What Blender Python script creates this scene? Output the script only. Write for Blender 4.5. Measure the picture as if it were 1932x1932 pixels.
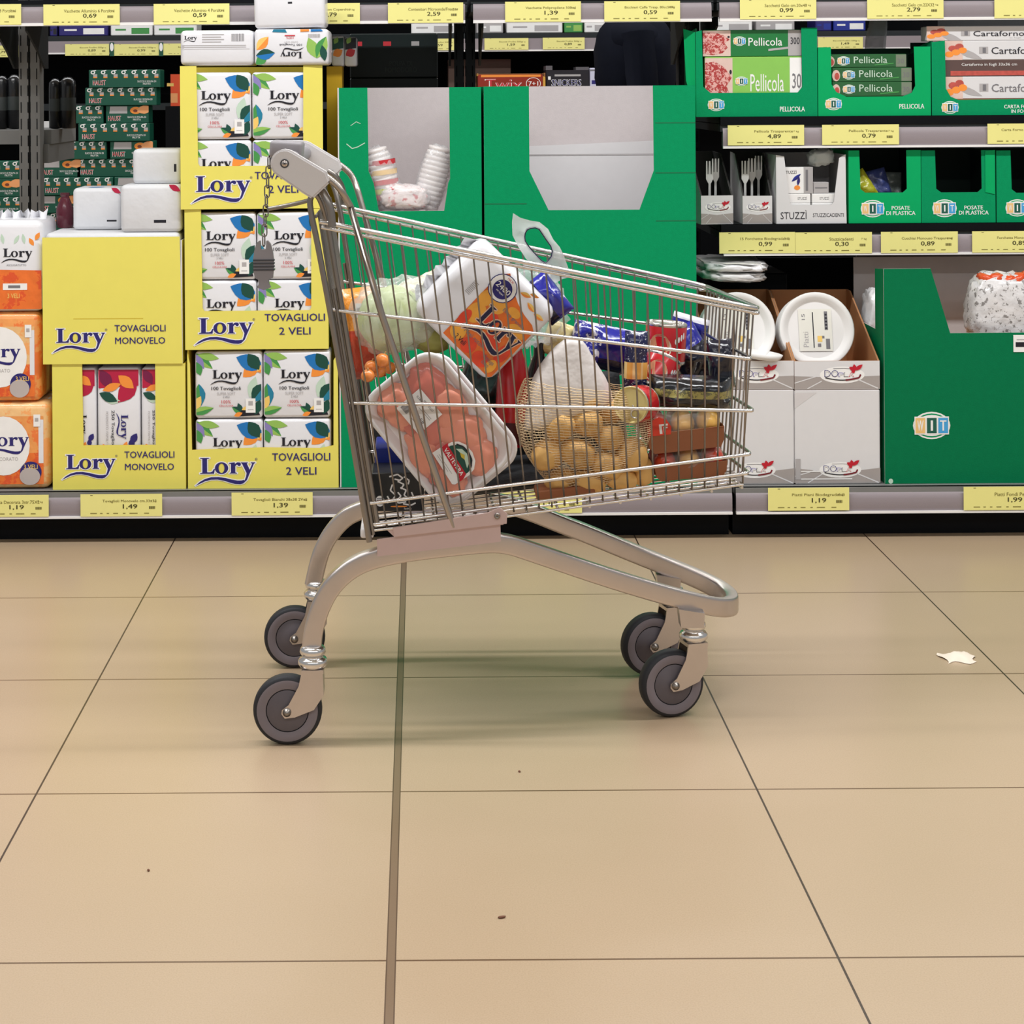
import bpy, bmesh, math, random
from mathutils import Vector, Matrix, noise
random.seed(7)
for _o in list(bpy.data.objects):
    bpy.data.objects.remove(_o)
S = bpy.context.scene
COL = S.collection
PI = math.pi

# ---------------------------------------------------------------- camera
F, CX, CY, H, R = 3502.0, 791.0, 170.0, 1.168, 0.0066
cam_d = bpy.data.cameras.new('camera')
cam = bpy.data.objects.new('camera', cam_d)
COL.objects.link(cam)
cam.location = (0, 0, H)
cam.rotation_euler = (PI / 2, R, 0)
cam_d.sensor_width = 36.0
cam_d.lens = 36.0 * F / 1932.0
cam_d.shift_x = (966 - CX) / 1932.0
cam_d.shift_y = -(966 - CY) / 1932.0
cam_d.clip_end = 60
S.camera = cam

# ---------------------------------------------------------------- world, lamps, exposure
w = bpy.data.worlds.new('world')
S.world = w
w.use_nodes = True
w.node_tree.nodes['Background'].inputs[0].default_value = (0.97, 0.985, 1.0, 1)
w.node_tree.nodes['Background'].inputs[1].default_value = 0.30


def strip_lamp(name, x, y, z, lx, ly, power, col=(0.975, 0.985, 1.0)):
    d = bpy.data.lights.new(name, 'AREA')
    d.shape = 'RECTANGLE'
    d.size, d.size_y = lx, ly
    d.energy = power
    d.color = col
    o = bpy.data.objects.new(name, d)
    o.location = (x, y, z)
    COL.objects.link(o)
    return o


strip_lamp('ceiling_or_fill_lamp', 0.2, 3.32, 3.3, 7.0, 0.14, 150)
strip_lamp('ceiling_or_fill_lamp', 0.2, -0.3, 3.3, 7.0, 0.22, 82)  # added fill lamp behind the camera, brightens the shelf fronts
strip_lamp('ceiling_or_fill_lamp', 0.2, 7.0, 3.3, 7.0, 0.22, 95)
S.view_settings.view_transform = 'Standard'
S.view_settings.look = 'None'
S.view_settings.exposure = 0.22
S.view_settings.gamma = 1.0

_c, _s = math.cos(R), math.sin(R)


def P(u, v, Y):
    """photo pixel at depth Y -> world point"""
    du, dv = u - CX, CY - v
    return Vector(((du * _c + dv * _s) * Y / F, Y, H + (-du * _s + dv * _c) * Y / F))


def RX(u0, v0, u1, v1, Y):
    c = P((u0 + u1) / 2, (v0 + v1) / 2, Y)
    hw, hh = (u1 - u0) / 2 * Y / F, (v1 - v0) / 2 * Y / F
    return c.x - hw, c.x + hw, c.z - hh, c.z + hh


# ---------------------------------------------------------------- materials
def lin(c):
    c = c / 255.0
    return c / 12.92 if c <= 0.04045 else ((c + 0.055) / 1.055) ** 2.4


MATS = {}


def mat(name, rgb=(200, 200, 200), rough=0.6, metal=0.0, var=0.06, scale=30.0, bump=0.0, bscale=120.0, spec=0.5, coat=0.0, trans=0.0):
    """procedural principled material: base colour with noise variation, optional bump / see-through film"""
    if name in MATS:
        return MATS[name]
    m = bpy.data.materials.new(name)
    m.use_nodes = True
    nt = m.node_tree
    b = nt.nodes['Principled BSDF']
    col = [lin(c) for c in rgb]
    tc = nt.nodes.new('ShaderNodeTexCoord')
    nz = nt.nodes.new('ShaderNodeTexNoise')
    nz.inputs['Scale'].default_value = scale
    nz.inputs['Detail'].default_value = 3
    nt.links.new(tc.outputs['Object'], nz.inputs['Vector'])
    mx = nt.nodes.new('ShaderNodeMix')
    mx.data_type = 'RGBA'
    mx.inputs[6].default_value = [c * (1 - var) for c in col] + [1]
    mx.inputs[7].default_value = [min(1, c * (1 + var)) for c in col] + [1]
    nt.links.new(nz.outputs['Fac'], mx.inputs[0])
    nt.links.new(mx.outputs[2], b.inputs['Base Color'])
    b.inputs['Roughness'].default_value = rough
    b.inputs['Metallic'].default_value = metal
    b.inputs['Specular IOR Level'].default_value = spec
    b.inputs['Coat Weight'].default_value = coat
    b.inputs['Coat Roughness'].default_value = 0.12
    if bump:
        n2 = nt.nodes.new('ShaderNodeTexNoise')
        n2.inputs['Scale'].default_value = bscale
        n2.inputs['Detail'].default_value = 2
        nt.links.new(tc.outputs['Object'], n2.inputs['Vector'])
        bp = nt.nodes.new('ShaderNodeBump')
        bp.inputs['Strength'].default_value = bump
        bp.inputs['Distance'].default_value = 0.004
        nt.links.new(n2.outputs['Fac'], bp.inputs['Height'])
        nt.links.new(bp.outputs['Normal'], b.inputs['Normal'])
    if trans:
        out = nt.nodes['Material Output']
        tr = nt.nodes.new('ShaderNodeBsdfTransparent')
        ms = nt.nodes.new('ShaderNodeMixShader')
        ms.inputs[0].default_value = trans
        nt.links.new(b.outputs[0], ms.inputs[1])
        nt.links.new(tr.outputs[0], ms.inputs[2])
        nt.links.new(ms.outputs[0], out.inputs['Surface'])
    MATS[name] = m
    return m


# name, rgb, roughness, metal ...
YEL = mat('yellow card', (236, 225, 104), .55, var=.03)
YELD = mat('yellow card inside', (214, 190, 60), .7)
GRN = mat('green card', (0, 146, 92), .6, var=.09, scale=90, bump=.1, bscale=300, spec=.12)
GRNL = mat('bright green card', (0, 168, 98), .55, var=.05, spec=.15)
GREYC = mat('grey card', (206, 198, 198), .75, var=.05, scale=60, bump=.1, bscale=300)
WHC = mat('white card', (222, 221, 222), .6, var=.03)
KRAFT = mat('kraft card', (176, 122, 78), .8, var=.08)
KRAFTD = mat('brown tray card', (150, 92, 58), .75, var=.1)
WHP = mat('white film', (232, 232, 236), .3, var=.02, bump=.25, bscale=28, coat=.25)
WHR = mat('white tissue', (216, 217, 220), .5, var=.03, bump=.35, bscale=40)
NAVY = mat('navy print', (38, 32, 112), .5)
BLK = mat('black print', (22, 22, 34), .5)
WHT = mat('white print', (245, 244, 242), .5)
GRYT = mat('grey print', (120, 118, 122), .5)
LGRY = mat('light grey print', (178, 174, 174), .5)
REDT = mat('red print', (205, 50, 60), .5)
RED = mat('red gloss', (190, 16, 26), .25, coat=.5)
LEAF1 = mat('leaf light green', (150, 194, 92), .45)
LEAF2 = mat('leaf green', (70, 150, 76), .45)
LEAF3 = mat('leaf dark green', (12, 74, 62), .45)
LEAFB = mat('leaf blue', (24, 118, 190), .45)
LEAFO = mat('leaf orange', (248, 150, 60), .45)
LEAFY = mat('leaf yellow', (244, 204, 110), .45)
LEAFP = mat('leaf lilac', (140, 132, 190), .45)
LEAFG = mat('leaf pale green', (196, 220, 200), .45)
LEAFT = mat('leaf teal', (30, 128, 160), .45)
CRIM = mat('crimson print', (186, 24, 66), .45)
PLUM = mat('plum print', (120, 20, 70), .45)
RAIL = mat('grey price rail', (146, 136, 140), .5, var=.12, scale=900)
RAILW = mat('white rail lip', (240, 238, 236), .4)
STEEL = mat('dark shelf steel', (40, 44, 46), .5, var=.1, spec=.25)
STEELM = mat('grey shelf steel', (124, 124, 122), .5, var=.08)
BLKM = mat('black kick plate', (6, 9, 14), .6, spec=.15)
TAG = mat('yellow tag paper', (240, 234, 146), .5, var=.02)
TAGK = mat('dark tag print', (66, 62, 24), .6)
TAGO = mat('olive tag print', (124, 114, 48), .6)
CHROME = mat('bright zinc wire', (226, 224, 222), .22, 1.0, var=.04)
ZINC = mat('zinc plated tube', (206, 198, 194), .32, 1.0, var=.05, bump=.04, bscale=500)
ZINCD = mat('dull zinc tube', (150, 144, 138), .36, 1.0, var=.08)
PLATE = mat('painted bracket plate', (206, 182, 179), .45, .35, var=.05)
PLG = mat('light grey plastic', (216, 213, 213), .42, var=.02, bump=.05, bscale=600)
PLD = mat('grey plastic', (144, 140, 144), .45, var=.04, bump=.05, bscale=600)
PLK = mat('dark grey plastic', (66, 66, 70), .45, var=.04)
RUB = mat('grey wheel rubber', (96, 90, 96), .6, var=.08, scale=80)
RUBL = mat('light grey wheel web', (122, 114, 120), .55, var=.06)
RUBK = mat('black rubber', (30, 32, 38), .6, var=.1)
FILM = mat('clear film', (244, 246, 248), .12, bump=.5, bscale=45, trans=.72)
FILMW = mat('milky film', (238, 244, 242), .25, bump=.5, bscale=40, trans=.42)
NETM = mat('net yarn', (228, 202, 160), .7)


def spots(name, c1, c2, scale=60, thr=.55, rough=.2, bump=.7):
    """foil printed with scattered patches of a second colour"""
    if name in MATS:
        return MATS[name]
    m = mat(name, c1, rough, 0, .2, 40, bump, 45, coat=.6)
    nt = m.node_tree
    b = nt.nodes['Principled BSDF']
    src = b.inputs['Base Color'].links[0].from_socket
    tc = [n for n in nt.nodes if n.type == 'TEX_COORD'][0]
    nz = nt.nodes.new('ShaderNodeTexNoise')
    nz.inputs['Scale'].default_value = scale
    nz.inputs['Detail'].default_value = 4
    nz.inputs['Roughness'].default_value = .7
    nt.links.new(tc.outputs['Object'], nz.inputs['Vector'])
    rp = nt.nodes.new('ShaderNodeMapRange')
    rp.inputs[1].default_value = thr
    rp.inputs[2].default_value = thr + .03
    nt.links.new(nz.outputs['Fac'], rp.inputs[0])
    mx = nt.nodes.new('ShaderNodeMix')
    mx.data_type = 'RGBA'
    nt.links.new(rp.outputs[0], mx.inputs[0])
    nt.links.new(src, mx.inputs[6])
    mx.inputs[7].default_value = [lin(c) for c in c2] + [1]
    nt.links.new(mx.outputs[2], b.inputs['Base Color'])
    return m


# ---------------------------------------------------------------- mesh builder
def clip01(pts):
    for ax in (0, 1):
        for lim, sg in ((0.0, 1), (1.0, -1)):
            out = []
            for i in range(len(pts)):
                a, b = pts[i], pts[(i + 1) % len(pts)]
                da, db = sg * (a[ax] - lim), sg * (b[ax] - lim)
                if da >= 0:
                    out.append(a)
                if (da > 0 and db < 0) or (da < 0 and db > 0):
                    t = da / (da - db)
                    out.append((a[0] + (b[0] - a[0]) * t, a[1] + (b[1] - a[1]) * t))
            pts = out
            if len(pts) < 3:
                return []
    return pts


class Fr:
    """flat frame on a surface: fractions (x, y) of U, V; layers along the normal"""
    def __init__(s, O, U, V, step=.00035):
        s.O, s.U, s.V = Vector(O), Vector(U), Vector(V)
        s.N = s.U.cross(s.V).normalized()
        s.su, s.sv = s.U.length, s.V.length
        s.asp = s.su / s.sv
        s.step = step

    def pt(s, x, y, l=1):
        return s.O + s.U * x + s.V * y + s.N * (l * s.step)

    def sub(s, x, y, w_, h_, l=0):
        return Fr(s.pt(x, y, l), s.U * w_, s.V * h_, s.step)


def front(x0, x1, z0, z1, y):
    return Fr((x0, y, z0), (x1 - x0, 0, 0), (0, 0, z1 - z0))


_TX = {}


def text_mesh(txt):
    k = txt
    if k not in _TX:
        cu = bpy.data.curves.new('t', 'FONT')
        cu.body = txt
        cu.resolution_u = 2
        cu.align_x = 'CENTER'
        cu.space_line = .9
        o = bpy.data.objects.new('t', cu)
        me = bpy.data.meshes.new_from_object(o)
        vs = [(v.co.x, v.co.y) for v in me.vertices]
        fs = [tuple(p.vertices) for p in me.polygons]
        bpy.data.objects.remove(o)
        bpy.data.curves.remove(cu)
        bpy.data.meshes.remove(me)
        x0, x1 = min(v[0] for v in vs), max(v[0] for v in vs)
        y0, y1 = min(v[1] for v in vs), max(v[1] for v in vs)
        _TX[k] = ([((x - x0) / (x1 - x0), (y - y0) / (y1 - y0)) for x, y in vs], fs, x1 - x0)
    return _TX[k]


def ring(cx, cy, rx, ry, n=20, a0=0.0):
    return [(cx + rx * math.cos(a0 + 2 * PI * i / n), cy + ry * math.sin(a0 + 2 * PI * i / n)) for i in range(n)]


# the serif word mark, drawn as outlines (cap height 1, baseline 0)
LG_L = [(-.03, 0), (.64, 0), (.68, .30), (.63, .30), (.56, .14), (.47, .09), (.31, .09), (.31, .93), (.42, .96), (.42, 1), (-.03, 1), (-.03, .96), (.08, .93), (.08, .07), (-.03, .04)]
LG_O = (ring(1.0, .345, .32, .375, 24), ring(1.0, .345, .14, .30, 24))
LG_R = [(1.38, 0), (1.74, 0), (1.74, .04), (1.66, .07), (1.66, .46), (1.71, .55), (1.77, .55), (1.81, .47), (1.90, .48), (1.94, .6), (1.88, .70), (1.77, .71), (1.68, .65), (1.645, .58), (1.64, .71), (1.36, .67), (1.36, .63), (1.45, .61), (1.45, .07), (1.38, .04)]
LG_Y = [(1.92, .70), (2.26, .70), (2.26, .66), (2.21, .63), (2.35, .24), (2.47, .62), (2.40, .66), (2.40, .70), (2.62, .70), (2.62, .66), (2.56, .63), (2.32, -.08), (2.22, -.40), (2.10, -.56), (2.02, -.58), (2.10, -.44), (2.17, -.20), (2.20, .02), (1.98, .63), (1.92, .66)]
SW = [(-.26, -.76), (-.05, -.52), (.2, -.33), (.5, -.22), (.85, -.21), (1.2, -.28), (1.5, -.38), (1.75, -.44), (1.95, -.44), (2.08, -.40),
      (2.12, -.50), (2.05, -.62), (1.9, -.67), (1.65, -.65), (1.4, -.57), (1.1, -.44), (.8, -.37), (.5, -.38), (.2, -.48), (-.05, -.63)]


class MB:
    def __init__(s):
        s.v, s.f, s.fm, s.fs, s.mats = [], [], [], [], []
        s.M = None
        s.k = 0

    def micro(s):
        """tiny lift so that prints on one layer never share a plane"""
        s.k = (s.k + 1) % 13
        return s.k * .07

    def mi(s, m):
        if m not in s.mats:
            s.mats.append(m)
        return s.mats.index(m)

    def add(s, vs, fs, m, smooth=False):
        n = len(s.v)
        if s.M is not None:
            vs = [s.M @ Vector(v) for v in vs]
        s.v.extend(tuple(v) for v in vs)
        k = s.mi(m)
        for f in fs:
            s.f.append(tuple(i + n for i in f))
            s.fm.append(k)
            s.fs.append(smooth)

    def bm(s, b, m, smooth=False):
        b.verts.ensure_lookup_table()
        b.verts.index_update()
        s.add([v.co.copy() for v in b.verts], [tuple(v.index for v in f.verts) for f in b.faces], m, smooth)
        b.free()

    def box(s, x0, x1, y0, y1, z0, z1, m, bev=0.0, seg=1):
        if bev:
            b = bmesh.new()
            bmesh.ops.create_cube(b, size=1)
            for v in b.verts:
                v.co = Vector(((x0 + x1) / 2 + v.co.x * (x1 - x0), (y0 + y1) / 2 + v.co.y * (y1 - y0), (z0 + z1) / 2 + v.co.z * (z1 - z0)))
            bmesh.ops.bevel(b, geom=b.edges[:], offset=bev, segments=seg, affect='EDGES', profile=.5)
            s.bm(b, m, seg > 1)
            return
        vs = [(x, y, z) for z in (z0, z1) for y in (y0, y1) for x in (x0, x1)]
        s.add(vs, [(0, 2, 3, 1), (4, 5, 7, 6), (0, 1, 5, 4), (2, 6, 7, 3), (0, 4, 6, 2), (1, 3, 7, 5)], m)

    def poly(s, pts, m):
        s.add(pts, [tuple(range(len(pts)))], m)

    def extr(s, pts, d, m, ms=None):
        """outline extruded by d"""
        pts = [Vector(p) for p in pts]
        d = Vector(d)
        n = len(pts)
        s.add(pts, [tuple(range(n))], m)
        s.add([p + d for p in pts], [tuple(reversed(range(n)))], m)
        s.add(pts + [p + d for p in pts], [(i, i + n, (i + 1) % n + n, (i + 1) % n) for i in range(n)], ms or m)

    def tube(s, path, r, m, n=8, closed=False, flat=None, smooth=True, ref=None):
        """round (or oval: flat = (half width, half height)) bar along a path"""
        pts = [Vector(p) for p in path]
        N = len(pts)
        tang = []
        for i in range(N):
            if closed:
                a, b = pts[i - 1], pts[(i + 1) % N]
            else:
                a, b = pts[max(0, i - 1)], pts[min(N - 1, i + 1)]
            tang.append((b - a).normalized())
        up = Vector(ref) if ref else Vector((0, 0, 1))
        if abs(tang[0].dot(up)) > .95:
            up = Vector((0, 1, 0)) if not ref else up
        rings = []
        A = (up - tang[0] * up.dot(tang[0])).normalized()
        for i in range(N):
            t = tang[i]
            if ref:
                A = (up - t * up.dot(t)).normalized()
            else:
                A = (A - t * A.dot(t)).normalized()
            B = t.cross(A)
            rr = r[i] if isinstance(r, (list, tuple)) else r
            k = 1.0
            if 0 < i < N - 1 or closed:
                d1 = (pts[i] - pts[i - 1]).normalized()
                c = max(.5, d1.dot(t))
                k = 1 / c if c < .999 else 1
            ha, hb = (flat[1], flat[0]) if flat else (rr, rr)
            rings.append([pts[i] + A * (ha * math.cos(q)) * 1 + B * (hb * math.sin(q)) for q in [2 * PI * j / n for j in range(n)]])
        vs = [p for rg in rings for p in rg]
        fs = []
        for i in range(N if closed else N - 1):
            a, b = i * n, ((i + 1) % N) * n
            fs += [(a + j, a + (j + 1) % n, b + (j + 1) % n, b + j) for j in range(n)]
        s.add(vs, fs, m, smooth)
        if not closed:
            s.add(rings[0], [tuple(reversed(range(n)))], m)
            s.add(rings[-1], [tuple(range(n))], m)

    def lathe(s, prof, M, m, n=24, smooth=True, caps=True):
        """profile [(radius, height)] turned about local z of M"""
        vs, fs = [], []
        for r, z in prof:
            vs += [M @ Vector((r * math.cos(2 * PI * j / n), r * math.sin(2 * PI * j / n), z)) for j in range(n)]
        for i in range(len(prof) - 1):
            a, b = i * n, (i + 1) * n
            fs += [(a + j, a + (j + 1) % n, b + (j + 1) % n, b + j) for j in range(n)]
        s.add(vs, fs, m, smooth)
        if caps:
            s.add(vs[:n], [tuple(reversed(range(n)))], m)
            s.add(vs[-n:], [tuple(range(n))], m)

    def blob(s, M, rad, m, e=1.0, amp=0.0, freq=3.0, seed=0.0, nu=28, nv=16):
        """superellipsoid with noise: fruit, bags, pillows"""
        def pw(c, k):
            return math.copysign(abs(c) ** k, c)
        vs, fs = [], []
        for i in range(nv + 1):
            ph = -PI / 2 + PI * i / nv
            for j in range(nu):
                th = 2 * PI * j / nu
                d = Vector((pw(math.cos(ph), e) * pw(math.cos(th), e), pw(math.cos(ph), e) * pw(math.sin(th), e), pw(math.sin(ph), e)))
                k = 1 + (amp * noise.noise(d * freq + Vector((seed, seed * 1.7, -seed))) if amp else 0)
                vs.append(M @ Vector((d.x * rad[0] * k, d.y * rad[1] * k, d.z * rad[2] * k)))
        for i in range(nv):
            for j in range(nu):
                a, b = i * nu, (i + 1) * nu
                fs.append((a + j, a + (j + 1) % nu, b + (j + 1) % nu, b + j))
        s.add(vs, fs, m, True)

    def pillow(s, M, w_, h_, d_, m, n=18, amp=.006, freq=14, seed=0, flatk=4, pick=None):
        """flat bag in local xz, thickness along y, crimped ends; pick(x, z) may choose another material"""
        for sg in (-1, 1):
            vs = []
            for i in range(n + 1):
                for j in range(n + 1):
                    x, z = -1 + 2 * j / n, -1 + 2 * i / n
                    t = (1 - abs(x) ** flatk) ** .7 * (1 - abs(z) ** flatk) ** .7 if abs(x) < 1 and abs(z) < 1 else 0
                    k = noise.noise(Vector((x * w_ * freq, sg * 3 + seed, z * h_ * freq))) * amp
                    sx = 1 - .06 * (1 - z * z) * 0
                    vs.append(M @ Vector((x * w_ / 2 * sx, sg * (t * d_ / 2 + .0006) + k * t ** .5, z * h_ / 2)))
            grp = {}
            for i in range(n):
                for j in range(n):
                    a = i * (n + 1) + j
                    q = (a, a + 1, a + n + 2, a + n + 1)
                    mm = pick((j + .5) / n, (i + .5) / n) if pick else m
                    grp.setdefault(mm, []).append(q if sg < 0 else q[::-1])
            for mm, fs in grp.items():
                s.add(vs, fs, mm, True)

    # -------- flat print on a frame
    def dpoly(s, fr, pts, m, l=1, clip=True):
        if clip:
            pts = clip01(pts)
        if len(pts) >= 3:
            l += s.micro()
            s.add([fr.pt(x, y, l) for x, y in pts], [tuple(range(len(pts)))], m)

    def drect(s, fr, x, y, w_, h_, m, l=1):
        s.dpoly(fr, [(x, y), (x + w_, y), (x + w_, y + h_), (x, y + h_)], m, l)

    def dell(s, fr, cx, cy, rx, ry, m, l=1, n=24):
        s.dpoly(fr, ring(cx, cy, rx, ry, n), m, l)

    def dline(s, fr, pts, wd, m, l=1):
        """ribbon of width wd (fraction of U) through pts"""
        for (ax, ay), (bx, by) in zip(pts, pts[1:]):
            dx, dy = bx - ax, (by - ay) / fr.asp
            q = math.hypot(dx, dy) or 1
            nx, ny = -dy / q * wd / 2, dx / q * wd / 2 * fr.asp
            s.dpoly(fr, [(ax - nx, ay - ny), (bx - nx, by - ny), (bx + nx, by + ny), (ax + nx, ay + ny)], m, l)

    def dleaf(s, fr, x, y, ang, ln, wd, m, l=1, m2=None):
        """pointed leaf from (x, y), length/width in fractions of U"""
        a = math.radians(ang)
        prof = [(0, 0), (.10, .34), (.26, .74), (.46, 1), (.66, .86), (.84, .46), (1, 0)]

        def P2(t, q):
            dx, dy = math.cos(a) * t * ln - math.sin(a) * q * wd / 2, math.sin(a) * t * ln + math.cos(a) * q * wd / 2
            return (x + dx, y + dy * fr.asp)
        up = [P2(t, q) for t, q in prof]
        dn = [P2(t, -q) for t, q in prof]
        s.dpoly(fr, up[::-1], m2 or m, l)
        s.dpoly(fr, dn, m, l)

    def dtext(s, fr, txt, x, y, w_, h_, m, l=1, bold=0.0, rot=0):
        vs, fs, W = text_mesh(txt)
        if bold > 0:
            for q in (-1, 1):
                d = q * bold * .8
                s.dtext(fr, txt, x + (d * w_ / W if not rot or rot == 180 else 0), y + (d * h_ / W if rot in (90, -90) else 0), w_, h_, m, l, 0, rot)
        if rot == 90:
            vs = [(1 - b, a) for a, b in vs]
        elif rot == -90:
            vs = [(b, 1 - a) for a, b in vs]
        elif rot == 180:
            vs = [(1 - a, 1 - b) for a, b in vs]
        pt = [(x + a * w_, y + b * h_) for a, b in vs]
        fs = [f for f in fs if all(-.002 <= pt[i][0] <= 1.002 and -.002 <= pt[i][1] <= 1.002 for i in f)]
        if fs:
            l += s.micro()
            s.add([fr.pt(a, b, l) for a, b in pt], fs, m)

    def dlogo(s, fr, x, y, w_, m, l=1, out=None, ow=.07, rot=0, sw=True, ys=.76):
        """word mark; x, y = baseline start, w_ = width, fractions of U"""
        k = w_ / 2.6
        if rot:
            def T(p):
                return (x + (p[1] * k * ys if rot == -90 else -p[0] * k), y + (-p[0] * k if rot == -90 else -p[1] * k * ys) * fr.asp)
        else:
            def T(p):
                return (x + p[0] * k, y + p[1] * k * fr.asp * ys)
        ins = lambda f: all(-.001 <= q[0] <= 1.001 and -.001 <= q[1] <= 1.001 for q in f)
        if out:
            for G in (LG_L, LG_O[0], LG_R, LG_Y) + ((SW,) if sw else ()):
                for p, q in zip(G, G[1:] + G[:1]):
                    dx, dy = q[0] - p[0], q[1] - p[1]
                    e = ow / (math.hypot(dx, dy) or 1)
                    nx, ny, dx, dy = -dy * e, dx * e, dx * e * .6, dy * e * .6
                    f = [T((p[0] - dx - nx, p[1] - dy - ny)), T((q[0] + dx - nx, q[1] + dy - ny)), T((q[0] + dx + nx, q[1] + dy + ny)), T((p[0] - dx + nx, p[1] - dy + ny))]
                    s.dpoly(fr, f, out, l)
            l += 1
        for G in (LG_L, LG_R, LG_Y) + ((SW,) if sw else ()):
            s.dconc(fr, [T(p) for p in G], m, l)
        o, i_ = [T(p) for p in LG_O[0]], [T(p) for p in LG_O[1]]
        n = len(o)
        for j in range(n):
            s.dpoly(fr, [o[j], o[(j + 1) % n], i_[(j + 1) % n], i_[j]], m, l)

    def dconc(s, fr, pts, m, l):
        """concave outline: triangulate, then clip each triangle"""
        from mathutils.geometry import tessellate_polygon
        for t in tessellate_polygon([[Vector((p[0], p[1], 0)) for p in pts]]):
            tri = [pts[i] for i in t]
            ar = (tri[1][0] - tri[0][0]) * (tri[2][1] - tri[0][1]) - (tri[2][0] - tri[0][0]) * (tri[1][1] - tri[0][1])
            s.dpoly(fr, tri if ar > 0 else tri[::-1], m, l)

    def carton(s, x0, x1, y0, y1, z0, z1, m, mi_, fr=None, side=None, back=None, t=.004, top=False):
        """open card box: front outline fr as fractions (x, z), side outline (y, z)"""
        W, D, Hh = x1 - x0, y1 - y0, z1 - z0
        fr = fr or [(0, 0), (1, 0), (1, 1), (0, 1)]
        side = side or [(0, 0), (1, 0), (1, 1), (0, 1)]
        back = back or [(0, 0), (1, 0), (1, 1), (0, 1)]
        for outl, y, d in ((fr, y0, t), (back, y1 - t, t)):
            s.extr([(x0 + a * W, y, z0 + b * Hh) for a, b in outl], (0, d, 0), m if y == y0 else mi_, mi_)
        if True:
            s.poly([(x0 + a * W, y0 + t + .0004, z0 + b * Hh) for a, b in fr][::-1], mi_)
        for x, d in ((x0, t), (x1 - t, t)):
            s.extr([(x, y0 + t + a * (D - 2 * t), z0 + b * Hh) for a, b in side], (d, 0, 0), m, mi_)
            xi = x + d + .0004 if x == x0 else x - .0004
            s.poly([(xi, y0 + t + a * (D - 2 * t), z0 + b * Hh) for a, b in side], mi_)
        s.box(x0 + t, x1 - t, y0 + t, y1 - t, z0, z0 + t, mi_)
        if top:
            s.box(x0 + t, x1 - t, y0 + t, y1 - t, z1 - t, z1, m)

    def mesh(s, name, off=(0, 0, 0)):
        me = bpy.data.meshes.new(name)
        ox, oy, oz = off
        me.from_pydata([(x - ox, y - oy, z - oz) for x, y, z in s.v], [], s.f)
        for m in s.mats:
            me.materials.append(m)
        me.polygons.foreach_set('material_index', s.fm)
        me.polygons.foreach_set('use_smooth', s.fs)
        me.update()
        return me


OFF = {}


def thing(name, label, cat, loc, group=None):
    o = bpy.data.objects.new(name, None)
    o.empty_display_size = .05
    COL.objects.link(o)
    o.location = loc
    o['label'], o['category'] = label, cat
    if group:
        o['group'] = group
    OFF[o.name] = Vector(loc)
    return o


def part(mb, name, parent, label=None):
    o = bpy.data.objects.new(name, mb.mesh(name, OFF[parent.name]))
    COL.objects.link(o)
    o.parent = parent
    OFF[o.name] = OFF[parent.name]
    if label:
        o['label'] = label
    return o


def solo(mb, name, label, cat, loc=None, group=None):
    if loc is None:
        xs, ys, zs = zip(*mb.v)
        loc = ((min(xs) + max(xs)) / 2, (min(ys) + max(ys)) / 2, min(zs))
    o = bpy.data.objects.new(name, mb.mesh(name, loc))
    COL.objects.link(o)
    o.location = loc
    o['label'], o['category'] = label, cat
    if group:
        o['group'] = group
    OFF[o.name] = Vector(loc)
    return o


def struct(mb, name):
    o = bpy.data.objects.new(name, mb.mesh(name))
    COL.objects.link(o)
    o['kind'] = 'structure'
    return o


def dup(src, loc, label, group=None, rotz=None):
    c = src.copy()
    COL.objects.link(c)
    c.location = loc
    c['label'] = label
    if group:
        c['group'] = group
    if rotz is not None:
        c.rotation_euler.z = rotz
    for ch in src.children:
        d = ch.copy()
        COL.objects.link(d)
        d.parent = c
        for g in ch.children:
            e = g.copy()
            COL.objects.link(e)
            e.parent = d
    return c


def TR(p, rx=0, ry=0, rz=0):
    return Matrix.Translation(Vector(p)) @ Matrix.Rotation(math.radians(rz), 4, 'Z') @ Matrix.Rotation(math.radians(ry), 4, 'Y') @ Matrix.Rotation(math.radians(rx), 4, 'X')


def about(p, rz=0, ry=0, rx=0):
    p = Vector(p)
    return TR(p, rx, ry, rz) @ Matrix.Translation(-p)


# ================================================================ SETTING
XG, YG, TS = -0.0455, 3.691, 0.6          # floor joints


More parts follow.
